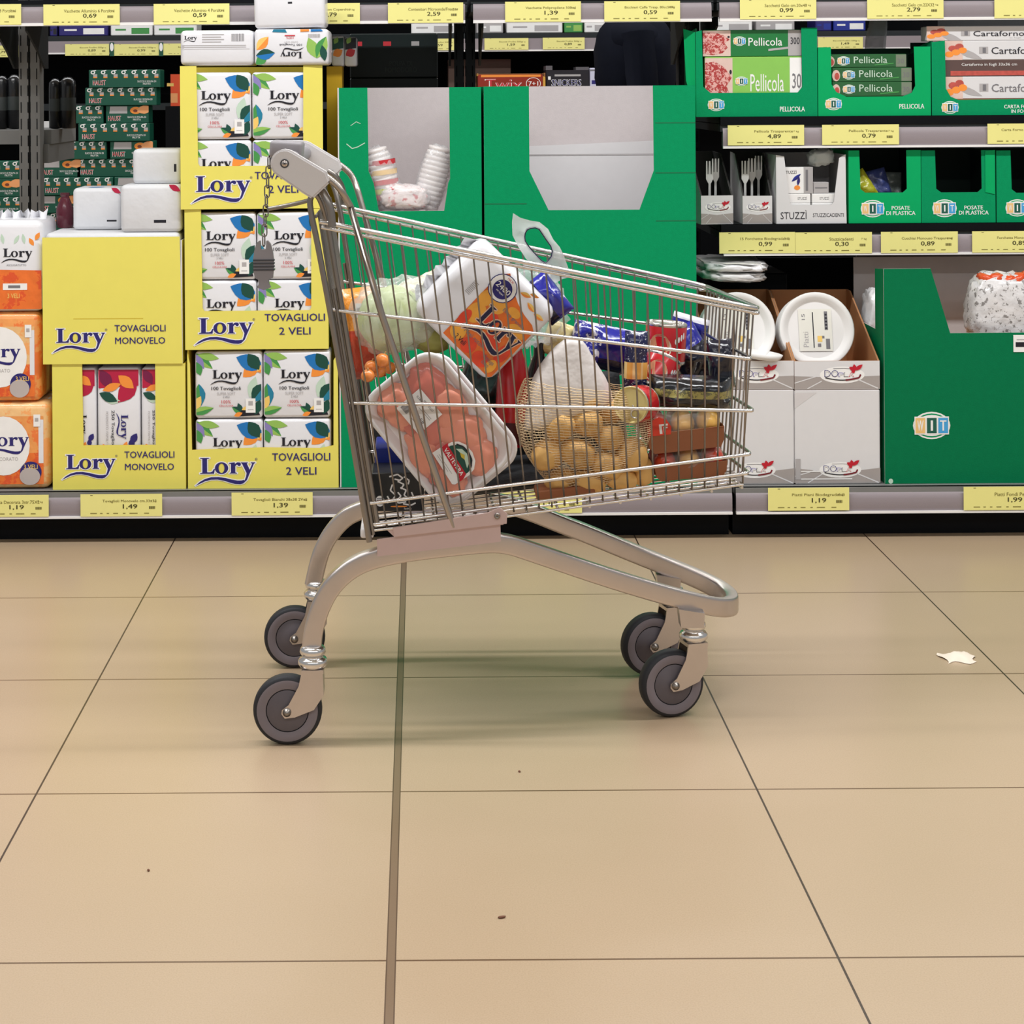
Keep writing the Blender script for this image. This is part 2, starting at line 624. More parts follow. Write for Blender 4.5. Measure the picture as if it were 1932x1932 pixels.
def floor_mat():
    m = bpy.data.materials.new('beige floor tiles')
    m.use_nodes = True
    nt = m.node_tree
    N, L = nt.nodes.new, nt.links.new
    b = nt.nodes['Principled BSDF']
    tc = N('ShaderNodeTexCoord')
    sp = N('ShaderNodeSeparateXYZ')
    L(tc.outputs['Object'], sp.inputs[0])

    def mth(op, a, b_=None, c=None):
        n = N('ShaderNodeMath')
        n.operation = op
        for i, q in enumerate((a, b_, c)):
            if q is None:
                continue
            if isinstance(q, (int, float)):
                n.inputs[i].default_value = q
            else:
                L(q, n.inputs[i])
        return n.outputs[0]

    def joint(c, off, half):
        q = mth('FRACT', mth('ADD', mth('DIVIDE', mth('SUBTRACT', c, off), TS), 100.5))
        d = mth('MULTIPLY', mth('ABSOLUTE', mth('SUBTRACT', q, .5)), TS)
        return mth('SUBTRACT', 1.0, mth('SMOOTHSTEP' if False else 'LESS_THAN', half, d))
    jx = joint(sp.outputs['X'], XG, .0017)
    jy = joint(sp.outputs['Y'], YG, .0022)
    dm = mth('ABSOLUTE', mth('SUBTRACT', sp.outputs['X'], XG))
    wide = mth('LESS_THAN', dm, .0068)
    edge = mth('MULTIPLY', wide, mth('GREATER_THAN', dm, .005))
    n1 = N('ShaderNodeTexNoise')
    n1.inputs['Scale'].default_value = 2.2
    n1.inputs['Detail'].default_value = 4
    n2 = N('ShaderNodeTexNoise')
    n2.inputs['Scale'].default_value = 420
    n2.inputs['Detail'].default_value = 2
    for n in (n1, n2):
        L(tc.outputs['Object'], n.inputs['Vector'])

    def mix(f, a, b_):
        n = N('ShaderNodeMix')
        n.data_type = 'RGBA'
        for i, q in ((0, f), (6, a), (7, b_)):
            if isinstance(q, tuple):
                n.inputs[i].default_value = [lin(c) for c in q] + [1]
            elif isinstance(q, (int, float)):
                n.inputs[i].default_value = q
            else:
                L(q, n.inputs[i])
        return n.outputs[2]
    base = mix(n1.outputs['Fac'], (180, 157, 128), (191, 168, 141))
    spk = mix(mth('MULTIPLY', mth('SUBTRACT', n2.outputs['Fac'], .38), 1.2), base, (160, 136, 108))
    c = mix(jy, spk, (104, 80, 58))
    c = mix(jx, c, (64, 50, 40))
    c = mix(wide, c, (126, 104, 82))
    c = mix(edge, c, (92, 72, 56))
    L(c, b.inputs['Base Color'])
    b.inputs['Roughness'].default_value = .30
    b.inputs['Specular IOR Level'].default_value = .42
    bp = N('ShaderNodeBump')
    bp.inputs['Strength'].default_value = .05
    bp.inputs['Distance'].default_value = .002
    L(n2.outputs['Fac'], bp.inputs['Height'])
    L(bp.outputs['Normal'], b.inputs['Normal'])
    return m


mb = MB()
mb.box(-4.5, 4.5, -1.5, 10.0, -.05, 0, floor_mat())
struct(mb, 'floor')
mb = MB()
mb.box(-4.5, 4.5, 9.55, 9.7, 0, 3.6, mat('dim back wall', (70, 72, 74), .8))
struct(mb, 'wall_back')
mb = MB()
mb.box(-4.5, 4.5, -1.5, 9.7, 3.6, 3.7, mat('white ceiling', (225, 222, 216), .8))
struct(mb, 'ceiling')

# ================================================================ SHELVING
Y0, YB, YP = 5.05, 4.80, 5.55             # upper rail, base rail, uprights
XA, XS1, XS2, XE = -1.193, 0.137, 0.807, 2.137
ZD = .133                                  # base deck
ZA, ZB, ZT = 1.0893, .7964, 1.42           # right bay decks, top shelf


def rail_face(m, x0, x1, y, z0, z1):
    """bulging price channel: upright below, rolling back at the top"""
    pr = [(y + .002, z0), (y, z0 + .12 * (z1 - z0)), (y, z0 + .55 * (z1 - z0)), (y + .002, z0 + .70 * (z1 - z0)), (y + .006, z0 + .84 * (z1 - z0)), (y + .013, z0 + .96 * (z1 - z0)), (y + .02, z1)]
    n = len(pr)
    m.add([(x, a, b) for a, b in pr for x in (x0, x1)], [(2 * i, 2 * i + 1, 2 * i + 3, 2 * i + 2) for i in range(n - 1)], RAIL, True)
    m.add([(x0, a, b) for a, b in pr] + [(x0, y + .02, z0)], [tuple(range(n + 1))], RAIL)
    m.add([(x1, a, b) for a, b in pr] + [(x1, y + .02, z0)], [tuple(range(n + 1))], RAIL)


def shelf_part(bay, x0, x1, z_top, z_rail1, z_rail0, z_lip, yf, name):
    m = MB()
    m.box(x0, x1, yf + .002, YP - .03, z_top - .018, z_top, STEEL)
    m.box(x0, x1, yf, yf + .02, z_rail1, z_top, BLKM)
    m.box(x0, x1, yf + .003, YP - .03, z_top - .04, z_top - .02, STEEL)
    sh = part(m, name, bay)
    m = MB()
    # rail: slanted grey channel plus white lip
    rail_face(m, x0 + .006, x1 - .006, yf - .004, z_rail0, z_rail1)
    m.box(x0 + .006, x1 - .006, yf - .007, yf + .006, z_lip, z_rail0, RAILW)
    part(m, 'price_rail', sh)
    return sh


def post(bay, x, m_, z1=2.0):
    m = MB()
    for s in (-1, 1):
        a, b = sorted((x + s * .003, x + s * .031))
        m.box(a, b, YP, YP + .06, 0, z1, m_)
    fr = front(x - .031, x + .031, 0, z1, YP)
    for k in range(int(z1 / .05)):
        for xx in (.10, .43, .53, .86):
            m.drect(fr, xx - .02, (k * .05 + .008) / z1, .045, .032 / z1, BLKM, 2)
    part(m, 'upright_post', bay)
    for s in (-1, 1):
        m = MB()
        xx = x + s * .045
        m.extr([(xx - .003, YP + .05, 1.24), (xx - .003, YP + .0, 1.24), (xx - .003, YP - .10, 1.29), (xx - .003, YP - .25, 1.345), (xx - .003, YP - .25, 1.372), (xx - .003, YP + .05, 1.378)], (.006, 0, 0), STEEL)
        part(m, 'shelf_bracket', bay)


BAYS = []
for nm, x0, x1, pm in (('shelving bay holding the yellow napkin cases at the left', XA, XS1, STEELM),  # left post catches light: put into its colour as lighter steel
                       ('narrow middle shelving bay behind the two tall green cases', XS1, XS2, STEEL),
                       ('right shelving bay with two extra shelves of green boxes', XS2, XE, STEEL)):
    bay = thing('shelving_bay', nm, 'shelving', (x0, YP, 0), 'shelving bays along the aisle')
    BAYS.append(bay)
    g = .005
    m = MB()
    m.box(x0 + g, x1 - g, 4.857, 4.875, 0, .0675, BLKM)
    m.box(x0 + g, x1 - g, 4.86, YP - .01, .0, .05, BLKM)
    part(m, 'kick_plate', bay)
    m = MB()
    m.box(x0 + g, x1 - g, YB + .006, YP - .01, ZD - .02, ZD, STEELM)
    m.box(x0 + g, x1 - g, YB + .002, YB + .02, .0675, ZD, STEELM)
    bd = part(m, 'base_deck', bay)
    m = MB()
    rail_face(m, x0 + g, x1 - g, YB - .004, .073, .129)
    m.box(x0 + g, x1 - g, YB - .008, YB + .004, .067, .073, RAILW)
    part(m, 'price_rail', bd)
    shelf_part(bay, x0 + .005, x1 - .005, 1.42, 1.409, 1.357, 1.349, Y0, 'top_shelf')
    m = MB()
    m.box(x0 + .01, x1 - .01, YP - .008, YP - .002, ZD, .66, BLKM)  # black sheet added for the dark behind the goods
    part(m, 'dark_back_sheet', bay)
    post(bay, x0 if x0 != XA else -1.166, pm)
b2 = BAYS[2]
shelf_part(b2, XS2 + .012, XE, ZA, 1.067, 1.0095, 1.0036, Y0, 'upper_middle_shelf')
shelf_part(b2, XS2 + .012, XE, ZB, .7747, .718, .7116, Y0, 'lower_middle_shelf')
m = MB()
m.box(1.30, XE, YP - .016, YP - .0085, ZD, .668, mat('taupe panel', (118, 106, 102), .7))
part(m, 'lower_back_panel', b2)

# the far half of the left bay: boards facing the next aisle
m = MB()
m.box(-2.4, -1.115, 5.62, 6.02, 1.012, 1.055, STEELM)
m.box(-2.4, -1.118, 6.02, 6.032, 1.02, 1.075, RAILW)
m.box(-1.15, -1.12, 5.6, 6.02, .955, 1.012, STEELM)
part(m, 'rear_shelf', BAYS[0])
m = MB()
m.box(-.24, .12, 5.62, 6.05, 1.02, 1.055, STEEL)
part(m, 'rear_shelf', BAYS[0])

# next aisle's gondola, seen through the gaps
far = thing('shelving_bay', 'far shelving across the next aisle with its own tag rail', 'shelving', (0, 9.0, 0), 'shelving bays along the aisle')
m = MB()
m.box(-3.2, 2.6, 8.62, 9.3, 1.405, 1.43, STEEL)
m.box(-3.2, 2.6, 9.3, 9.34, 0, 2.6, BLKM)
fs = part(m, 'shelf', far)
m = MB()
m.box(-3.2, 2.6, 8.6, 8.61, 1.352, 1.405, RAIL)
m.box(-3.2, 2.6, 8.596, 8.61, 1.345, 1.352, RAILW)
part(m, 'price_rail', fs)
m = MB()
m.box(-3.2, 2.6, 8.5, 9.3, 1.085, 1.115, STEEL)
m.box(-3.2, -.9, 7.66, 8.5, .30, .33, STEEL)
part(m, 'shelf', far)
m = MB()
m.box(-3.2, 2.6, 8.0, 9.3, 0, .12, BLKM)
m.box(-3.2, -.9, 7.7, 8.5, 0, .30, BLKM)
part(m, 'base_deck', far)
m = MB()
m.box(-3.2, 2.6, 8.62, 9.3, 1.80, 1.84, STEEL)
part(m, 'shelf', far)


# ================================================================ PRICE TAGS
def tag(u0, v0, u1, v1, Y, name, price, label, group='yellow price tags', vis=(0, 1), lean=0.0, px=.60):
    x0, x1, z0, z1 = RX(u0, v0, u1, v1, Y)
    m = MB()
    m.M = about(((x0 + x1) / 2, Y, z0), ry=lean)
    m.box(x0, x1, Y - .0012, Y, z0, z1, TAG)
    fr = front(x0, x1, z0, z1, Y - .0012)
    if name:
        wn = min(.66, .024 * len(name))
        m.dtext(fr, name, px - wn / 2, .60, wn, .15, TAGO, bold=.01)
        m.dtext(fr, '7 kg', .86, .62, .07, .10, TAGO)
    if price:
        m.dtext(fr, price, px - .08, .32, .175, .225, TAGK, bold=.02)
    for k in range(6):
        m.drect(fr, .84 + k * .013, .33, .009, .12, TAGO if k % 2 else TAGK)
    for a, b in ((.12, .08), (.24, .03), (.32, .03), (.40, .06), (.52, .03), (.6, .1), (.78, .06)):
        m.drect(fr, a, .12, b, .035, TAGO)
    m.drect(fr, .12, .94, .03, .02, TAGK)
    return solo(m, 'price_tag', label, 'price tag', group=group)


YT = Y0 - .0075
TT = ' on the top shelf rail'
tag(-104, 8, 40, 47, YT, 'Vaschette Alluminio 8 Porzioni', '', 'yellow price tag on the top rail cut off by the left picture edge')
tag(82, 8, 226, 47, YT, 'Vaschette Alluminio 6 Porzioni', '0,69', 'yellow price tag reading 0,69' + TT)
tag(290, 7, 433, 46, YT, 'Vaschette Alluminio 4 Porzioni', '0,59', 'yellow price tag reading 0,59 on the top rail left of white packs')
tag(536, 6, 679, 45, YT, 'Vaschette con Coperchio', '0,79', 'yellow price tag half hidden by white napkin pack' + TT)
tag(732, 5, 874, 43, YT, 'Contenitori Microonde/Freezer', '2,59', 'yellow price tag reading 2,59' + TT)
tag(953, 3, 1096, 41, YT, 'Vaschette Polipropilene 500ml', '1,39', 'yellow price tag reading 1,39 on the top rail over green cases')
tag(1140, 2, 1283, 40, YT, 'Bicchieri Caffe Trasp. 80cc50Pz', '0,59', 'yellow price tag reading 0,59 on the top rail right of 1,39')
tag(1396, -2, 1540, 36, YT, 'Sacchetti Gelo cm.20x40', '0,99', 'yellow price tag reading 0,99' + TT)
tag(1636, -3, 1780, 35, YT, 'Sacchetti Gelo cm.22X32', '2,79', 'yellow price tag reading 2,79' + TT)
tag(1876, -4, 2020, 34, YT, 'Alluminio', '', 'yellow price tag on the top rail cut off by the right picture edge')
tag(1373, 236, 1517, 274, YT, 'Pellicola Trasparente', '4,89', 'yellow price tag reading 4,89 under the leftmost film box')
tag(1551, 235, 1696, 273, YT, 'Pellicola Trasparente', '0,79', 'yellow price tag reading 0,79 under the middle film box')
tag(1863, 233, 2008, 271, YT, 'Carta Forno 20 Fogli', '', 'yellow price tag under the baking paper box at right edge', px=.42)
tag(1357, 438, 1500, 478, YT, '15 Forchette Biodegradabili', '0,99', 'yellow price tag reading 0,99 on the lower middle shelf')
tag(1500.5, 438, 1645, 478, YT, 'Stuzzicadenti', '0,30', 'yellow price tag reading 0,30 under the white toothpick box')
tag(1662, 437, 1807, 477, YT, 'Cucchiai Monouso Trasparenti', '0,89', 'yellow price tag reading 0,89 under the two green cutlery boxes')
tag(1834, 436, 1980, 476, YT, 'Forchette Monouso Trasp', '0,89', 'yellow price tag reading 0,89 cut off at the right edge')
YTB = YB - .0085
tag(-62, 934, 92, 975, YTB, 'Carta Decorata 3str.75X2', '1,19', 'yellow price tag reading 1,19 under the orange paper rolls')
tag(152, 932, 306, 974, YTB, 'Tovaglioli Monovelo cm.33x33', '1,49', 'pale yellow price tag reading 1,49 under a yellow case')
tag(437, 929, 590, 972, YTB, 'Tovaglioli Bianchi 38x38 2Veli', '1,39', 'pale yellow price tag reading 1,39 left of the cart leg')
tag(946, 926, 1098, 968, YTB, 'Piatti', '1,09', 'yellow price tag mostly hidden behind the cart basket')
tag(1449, 920, 1602, 963, YTB, 'Piatti Piani Biodegradabili', '1,19', 'yellow price tag reading 1,19 under the white plate cases', px=.62)
tag(1818, 918, 1972, 962, YTB, 'Piatti Fondi Pesanti', '1,99', 'yellow price tag reading 1,99 under the tall green case', px=.62)
YF_ = 8.5935
GF = 'small yellow price tags across the next aisle'
for u0, u1, v0, pr, lb in ((-50, 37, 86, '0,79', 'beyond the upright at the left edge'), (123, 206, 83, '0,89', 'reading 0,89 beyond the left upright'), (215, 300, 83, '0,99', 'reading 0,99 left of the white napkin packs'),
                           (308, 392, 82, '0,89', 'partly behind the white napkin packs'), (778, 860, 73, '1,59', 'reading 1,59 behind the dark post'), (914, 997, 72, '1,59', 'reading 1,59 above the red bar box'),
                           (1024, 1103, 71, '0,89', 'in a clear holder above the black bar box'), (1543, 1628, 70, '1,49', 'reading 1,49 above the middle film box')):
    tag(u0, v0, u1, v0 + 22, YF_, 'Biscotti Frollini 500g', pr, 'small yellow tag across the next aisle ' + lb, group=GF)
# two little green roundel clips between the far tags
for u in (211, 304):
    x0, x1, z0, z1 = RX(u - 4, 80, u + 4, 106, 8.59)
    m = MB()
    m.box(x0, x1, 8.588, 8.5935, z0, z1, mat('dark green card', (14, 78, 56), .5))
    m.dell(front(x0, x1, z0, z1, 8.588), .5, .66, .42, .3, WHT)
    solo(m, 'shelf_clip', 'small green clip with white roundel ' + ('left' if u < 250 else 'right') + ' of the far 0,99 tag', 'clip', group='green clips on the far rail')

# ================================================================ NAPKIN PACKS
def pack_art(m, fr):
    """leafy napkin pack front"""
    m.dleaf(fr, -.06, 1.0, -38, .40, .15, LEAF1, 1, LEAF2)
    m.dleaf(fr, .02, .97, -10, .34, .12, LEAF1, 2)
    m.dleaf(fr, .0, .98, -62, .26, .10, LEAFP, 1)
    m.dleaf(fr, .0, .86, -72, .22, .13, LEAF2, 2)
    m.dleaf(fr, .62, .93, -22, .46, .26, LEAFB, 1, LEAFB)
    m.dleaf(fr, .80, .98, -55, .30, .20, LEAF3, 2)
    m.dleaf(fr, .72, .62, 42, .34, .2, LEAFO, 1)
    m.dleaf(fr, .93, .70, 30, .2, .12, LEAFO, 2, LEAFY)
    m.dleaf(fr, .82, .30, 74, .34, .15, LEAFG, 1)
    m.dleaf(fr, .86, .24, 52, .36, .24, LEAFT, 2, LEAF3)
    m.dleaf(fr, .04, .52, -84, .34, .17, LEAF2, 1, LEAFT)
    m.dleaf(fr, -.05, .10, 62, .26, .13, LEAFY, 2)
    m.dleaf(fr, -.08, .06, 14, .36, .13, LEAF2, 3, LEAF1)
    m.dleaf(fr, .72, .06, 150, .2, .10, LEAF3, 1, LEAF2)
    m.dleaf(fr, .70, .07, 112, .16, .08, LEAF3, 2)
    m.dleaf(fr, .70, .04, 60, .16, .08, LEAFY, 2)
    m.dleaf(fr, .58, .02, 20, .14, .07, LEAFO, 3)
    m.dpoly(fr, [(.62, .01), (.98, .03), (.95, .10), (.70, .11)], BLK, 2)
    m.dleaf(fr, .9, .04, 70, .24, .14, LEAF3, 2)
    m.drect(fr, .76, .07, .15, .22, WHT, 4)
    m.drect(fr, .80, .18, .07, .07, LGRY, 5)
    m.drect(fr, .79, .11, .09, .012, LGRY, 5)
    m.dlogo(fr, .255, .60, .45, BLK, 3)
    m.dtext(fr, '100 Tovaglioli', .235, .405, .45, .07, BLK, 3, .012)
    m.dtext(fr, 'SUPER SOFT', .32, .345, .28, .045, LGRY, 3)
    m.dtext(fr, '2 VELI', .41, .30, .10, .03, GRYT, 3)
    m.dtext(fr, '100%', .39, .215, .14, .05, REDT, 3)
    m.dtext(fr, 'CELLULOSA', .35, .165, .22, .03, REDT, 3)


PW, PD, PH = .1755, .095, .1745


def pack_mb(art=True):
    m = MB()
    m.box(-PW / 2, PW / 2, 0, PD, 0, PH, WHP, .009, 3)
    if art:
        pack_art(m, Fr((-PW / 2 + .003, -.0002, .003), (PW - .006, 0, 0), (0, 0, PH - .006)))
    return m


PACK0 = solo(pack_mb(), 'napkin_pack', 'x', 'napkin pack', (0, 0, 0))
_used = []


def place(src, p, label, group, rz=0):
    """first use moves the original, later uses copy it with its parts"""
    if src.name not in _used:
        _used.append(src.name)
        src.location = p
        src['label'], src['group'] = label, group
        src.rotation_euler.z = rz
        return src
    return dup(src, p, label, group, rz)


# ================================================================ YELLOW CASES
def case_text(m, fr, x, y, w_, big, two, tx, tw, th):
    m.dlogo(fr, x, y, w_, NAVY, 2, out=WHT, ow=.055)
    m.dtext(fr, '®', x + w_ * 1.0, y + .62 * w_ / 2.6 * fr.asp, .018, .018 * fr.asp, NAVY, 2)
    a, b = two
    m.dtext(fr, a, tx, y + .015 + th * 1.35, tw, th, NAVY, 3, .012)
    k = tw * (.98 if len(b) > 6 else .52)
    m.dtext(fr, b, tx + (tw - k) / 2, y - .012, k, th, NAVY, 3, .012)


GP = 'leafy napkin packs standing in the yellow cases'
ORD = ('upper left', 'upper right', 'lower left', 'lower right')
CASES = {}
YC = 4.836
zc = ZD + .0005
hts = (.362, .366, .374)
# u range, yaw, window (x0, x1, z0) in fractions of the front
for k, (u0, u1, yaw, win, nm) in enumerate(((354, 638, .3, (.02, .975, .285), 'bottom'), (349, 619, 1.2, (.115, .885, .275), 'middle'), (341, 609, 3.0, (.115, .865, .30), 'top'))):
    hh = hts[k]
    vm = (788, 526, 256)[k]
    x0, x1, _, _ = RX(u0, vm, u1, vm, YC)
    z0, z1 = zc, zc + hh - .001
    m = MB()
    piv = Vector(((x0 + x1) / 2, YC, z0))
    m.M = about(piv, rz=yaw)
    a, b, c = win
    if k == 0:
        fo = [(0, 0), (1, 0), (1, .93), (.975, .90), (.97, c + .02), (.88, c), (.5, c + .008), (.02, c - .012), (.012, .9), (-.02, .985), (0, .9)]
        fo = [(0, 0), (1, 0), (1, .97), (.972, .92), (.968, c + .02), (.88, c), (.5, c + .008), (.028, c - .006), (.018, .9), (0, .985)]
    else:
        fo = [(0, 0), (1, 0), (1, 1), (b, 1), (b - .004, c + .02), (b - .015, c), (a + .02, c), (a + .008, c + .02), (a, 1), (0, 1)]
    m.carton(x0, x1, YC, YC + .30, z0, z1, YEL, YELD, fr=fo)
    fr = front(x0, x1, z0, z1, YC)
    if k == 2:
        case_text(m, fr, .11, .122, .375, 1, ('TOVAGLIOLI', '2 VELI'), .52, .40, .052)
    elif k == 1:
        case_text(m, fr, .10, .115, .37, 1, ('TOVAGLIOLI', '2 VELI'), .555, .42, .052)
    else:
        case_text(m, fr, .085, .108, .36, 1, ('TOVAGLIOLI', '2 VELI'), .56, .385, .055)
    o = solo(m, 'display_case', 'yellow card display case of leafy napkin packs, %s of the stack of three' % nm, 'box', tuple(piv), 'yellow napkin display cases')
    CASES[k] = (x0, x1, z0, z1, yaw, piv)
    i = 0
    Mx = about(piv, rz=yaw)
    for rz_, zz in ((1, z0 + .0045 + PH + .0025), (0, z0 + .0045)):
        for sx in (-1, 1):
            p = Mx @ Vector(((x0 + x1) / 2 + sx * (PW / 2 + .0012), YC + .006, zz))
            place(PACK0, p, 'white leafy napkin pack, %s in the %s yellow case' % (ORD[i], nm), GP, math.radians(yaw))
            i += 1
    # second row of packs behind
    zc += hh

zt = zc                                   # top of the stack
# packs lying on top of the stack
xa = RX(340, 90, 478, 90, YC)
m = MB()
x0, x1, z0, z1 = xa[0], xa[1] + .0, zt + .0005, zt + .092
m.box(x0, x1, YC, YC + .18, z0, z1, WHP, .012, 3)
fr = front(x0, x1, z0, z1, YC)
m.dlogo(fr, .06, .74, .17, BLK, 1)
for k in range(4):
    m.drect(fr, .30, .86 - k * .07, .3 - .04 * (k % 2), .03, LGRY)
for k in range(12):
    m.drect(fr, .70 + k * .015, .68, .008, .22, GRYT if k % 3 else LGRY)
for k in range(2):
    m.drect(fr, .02, .56 - k * .05, .88, .018, LGRY)
m.drect(fr, .02, .46, .93, .008, LGRY)
ft = Fr((x0, YC + .015, z1), (x1 - x0, 0, 0), (0, .16, 0))
m.dleaf(ft, .3, .2, 30, .5, .3, LEAFG, 1, LEAF1)
m.dleaf(ft, .6, .3, 10, .3, .2, LEAFT)
solo(m, 'napkin_pack', 'white napkin pack lying with its printed side edge forward, left on the case stack', 'napkin pack', group='napkin packs on the yellow stack')
xb = RX(480, 86, 620, 86, YC)
m = MB()
x0, x1, z0, z1 = xb[0], xb[1], zt + .0005, zt + .094
m.box(x0, x1, YC - .002, YC + .178, z0, z1, WHP, .01, 3)
fr = front(x0, x1, z0, z1, YC - .002)
m.dleaf(fr, .03, .42, 48, .24, .14, LEAFO, 1, LEAFY)
m.dleaf(fr, .02, .26, 8, .26, .15, LEAFB, 2, LEAF3)
m.dleaf(fr, .02, .02, 40, .2, .13, LEAF2)
m.dleaf(fr, .84, .18, 112, .30, .16, LEAF1, 1)
m.dleaf(fr, .84, .18, 66, .32, .16, LEAF1, 2, LEAF2)
m.dleaf(fr, .95, .1, 100, .22, .1, LEAF3, 3)
m.dlogo(fr, .64, .36, .29, BLK, 3, rot=180)
m.dtext(fr, '100 Tovaglioli', .34, .53, .30, .075, BLK, 3, .01, rot=180)
m.dtext(fr, 'SUPER SOFT', .40, .62, .19, .04, LGRY, 3, rot=180)
m.dtext(fr, '100%', .43, .72, .10, .06, REDT, 3, rot=180)
m.drect(fr, .41, .80, .14, .03, REDT, 3)
for k in range(9):
    m.drect(fr, .73 + k * .018, .76, .010, .10, LGRY, 3)
m.dpoly(fr, [(.24, .92), (.44, .90), (.42, .99), (.26, .99)], LEAFT, 3)
m.dpoly(fr, [(.62, .92), (.74, .93), (.74, .99), (.62, .99)], LEAFO, 3)
m.dpoly(fr, [(.76, .92), (.93, .93), (.9, .99), (.76, .99)], LEAFB, 3)
solo(m, 'napkin_pack', 'white napkin pack lying upside down with inverted lettering on the case stack', 'napkin pack', group='napkin packs on the yellow stack')
zt2 = z1
xc = RX(480, 20, 614, 20, YC)
m = MB()
m.M = about(((xc[0] + xc[1]) / 2, YC, zt2), ry=-1.5)
m.box(xc[0], xc[1], YC + .004, YC + .165, zt2 + .003, zt2 + .1, WHP, .012, 3)
m.drect(front(xc[0], xc[1], zt2, zt2 + .1, YC + .004), .48, .66, .06, .05, BLK)
solo(m, 'napkin_pack', 'plain white napkin pack topmost on the case stack, cut by picture top', 'napkin pack', group='napkin packs on the yellow stack')
for j, u in enumerate((622, 646)):
    Yq = YC + .335
    x0, x1, z0, z1 = RX(u + 4, 54, u + 24, 116, Yq)
    x1 = x0 + .034
    m = MB()
    m.box(x0, x1, Yq, Yq + .10, zt + .0005, zt + .086 - j * .004, WHP, .006, 2)
    fr = front(x0, x1, zt, zt + .084, Yq)
    m.dpoly(fr, [(.05, .55), (.95, .6), (.95, .95), (.05, .92)], LEAF3 if j == 0 else BLK)
    m.dleaf(fr, .1, .36, 30, .9, .7, LEAFO if j == 0 else REDT, 2)
    m.dleaf(fr, .2, .75, 60, .6, .4, LEAF1, 2)
    solo(m, 'napkin_pack', ('napkin pack on edge behind the inverted pack, nearer of two' if j == 0 else 'napkin pack on edge with red leaf, further right behind the inverted pack'), 'napkin pack', group='napkin packs on the yellow stack')
# carton ledge carrying the two packs on edge
m = MB()
x0, x1, _, _ = RX(617, 250, 652, 250, YC + .33)
m.box(x0, RX(642, 540, 910, 540, 4.84)[0] - .0055, YC + .330, YC + .45, ZD + .001, zt, mat('mustard card', (206, 164, 20), .6))
solo(m, 'display_case', 'tall mustard yellow case side seen just behind the case stack', 'box', group='yellow napkin display cases')

# ---------------------------------------------------------------- monovelo cases
YM = 4.834
x0, x1, _, _ = RX(99, 804, 350, 804, YM)
z0, z1 = ZD + .0005, ZD + .327
m = MB()
fo = [(0, 0), (1, 0), (1, 1), (.775, 1), (.775, .352), (.232, .352), (.225, 1), (0, 1)]
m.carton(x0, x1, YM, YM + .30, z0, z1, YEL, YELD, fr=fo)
fr = front(x0, x1, z0, z1, YM)
case_text(m, fr, .105, .165, .365, 1, ('TOVAGLIOLI', 'MONOVELO'), .54, .375, .052)
solo(m, 'display_case', 'yellow case with a window showing red flowered napkin packs', 'box', group='yellow napkin display cases')
RW = .0585
for j, (cx_, wd, full) in enumerate(((.205, .105, 0), (.49, .205, 1), (.80, .12, 0))):
    a = x0 + (.075, .335, .665)[j] * (x1 - x0)
    wq = (.258, .328, .26)[j] * (x1 - x0)
    m = MB()
    m.box(a, a + wq - .003, YM + .008, YM + .20, z0 + .005, z1 - .012, WHP, .009, 2)
    fr = front(a + .003, a + wq - .006, z0 + .008, z1 - .016, YM + .0078)
    asp = fr.asp
    m.dpoly(fr, [(0, .84), (1, .86), (1, 1), (0, 1)], CRIM, 1)
    for (q, r, an, ln, wd_, mt, l) in ((.05, 1.0, -60, .55, .3, PLUM, 2), (.5, .95, -40, .5, .28, LEAFO, 3), (.95, .92, -128, .75, .42, CRIM, 2), (.02, .80, -25, .5, .24, LEAF3, 3), (.1, .82, 20, .5, .2, LEAFO, 3), (.15, .74, -5, .4, .18, LEAFG, 2), (.95, .45, -120, .3, .18, NAVY, 3), (.8, .40, -80, .22, .16, NAVY, 2), (.7, .38, -110, .3, .14, LEAFO, 2), (.1, .36, -60, .22, .12, LEAFO, 2)):
        m.dleaf(fr, q, r, an, ln, wd_, mt, l)
    m.dlogo(fr, .56, .61, .60, NAVY if full else BLK, 4, rot=-90)
    m.dtext(fr, '250 Tovaglioli', .30, .33, .10, .32, BLK, 4, .01, rot=-90)
    m.dtext(fr, 'FORMATO FAMILY', .18, .36, .06, .28, LGRY, 4, rot=-90)
    solo(m, 'napkin_pack', ('left', 'middle', 'right')[j] + ' red flowered napkin pack in the lower yellow case window', 'napkin pack', group='red flowered napkin packs')
zm = z1
x0, x1, _, _ = RX(81, 565, 344, 565, YM)
z0, z1 = zm + .0006, zm + .331
m = MB()
m.carton(x0, x1, YM - .004, YM + .30, z0, z1, YEL, WHC, fr=[(0, 0), (1, 0), (.985, 1), (0, 1)], side=[(0, 0), (1, 0), (1, .96), (0, .97)])
fr = front(x0, x1, z0, z1, YM - .004)
case_text(m, fr, .10, .17, .345, 1, ('TOVAGLIOLI', 'MONOVELO'), .515, .365, .052)
m.drect(fr, .22, .355, .5, .006, YELD)
solo(m, 'display_case', 'closed-front yellow case with plain face, upper of the left pair', 'box', group='yellow napkin display cases')
zw = z1
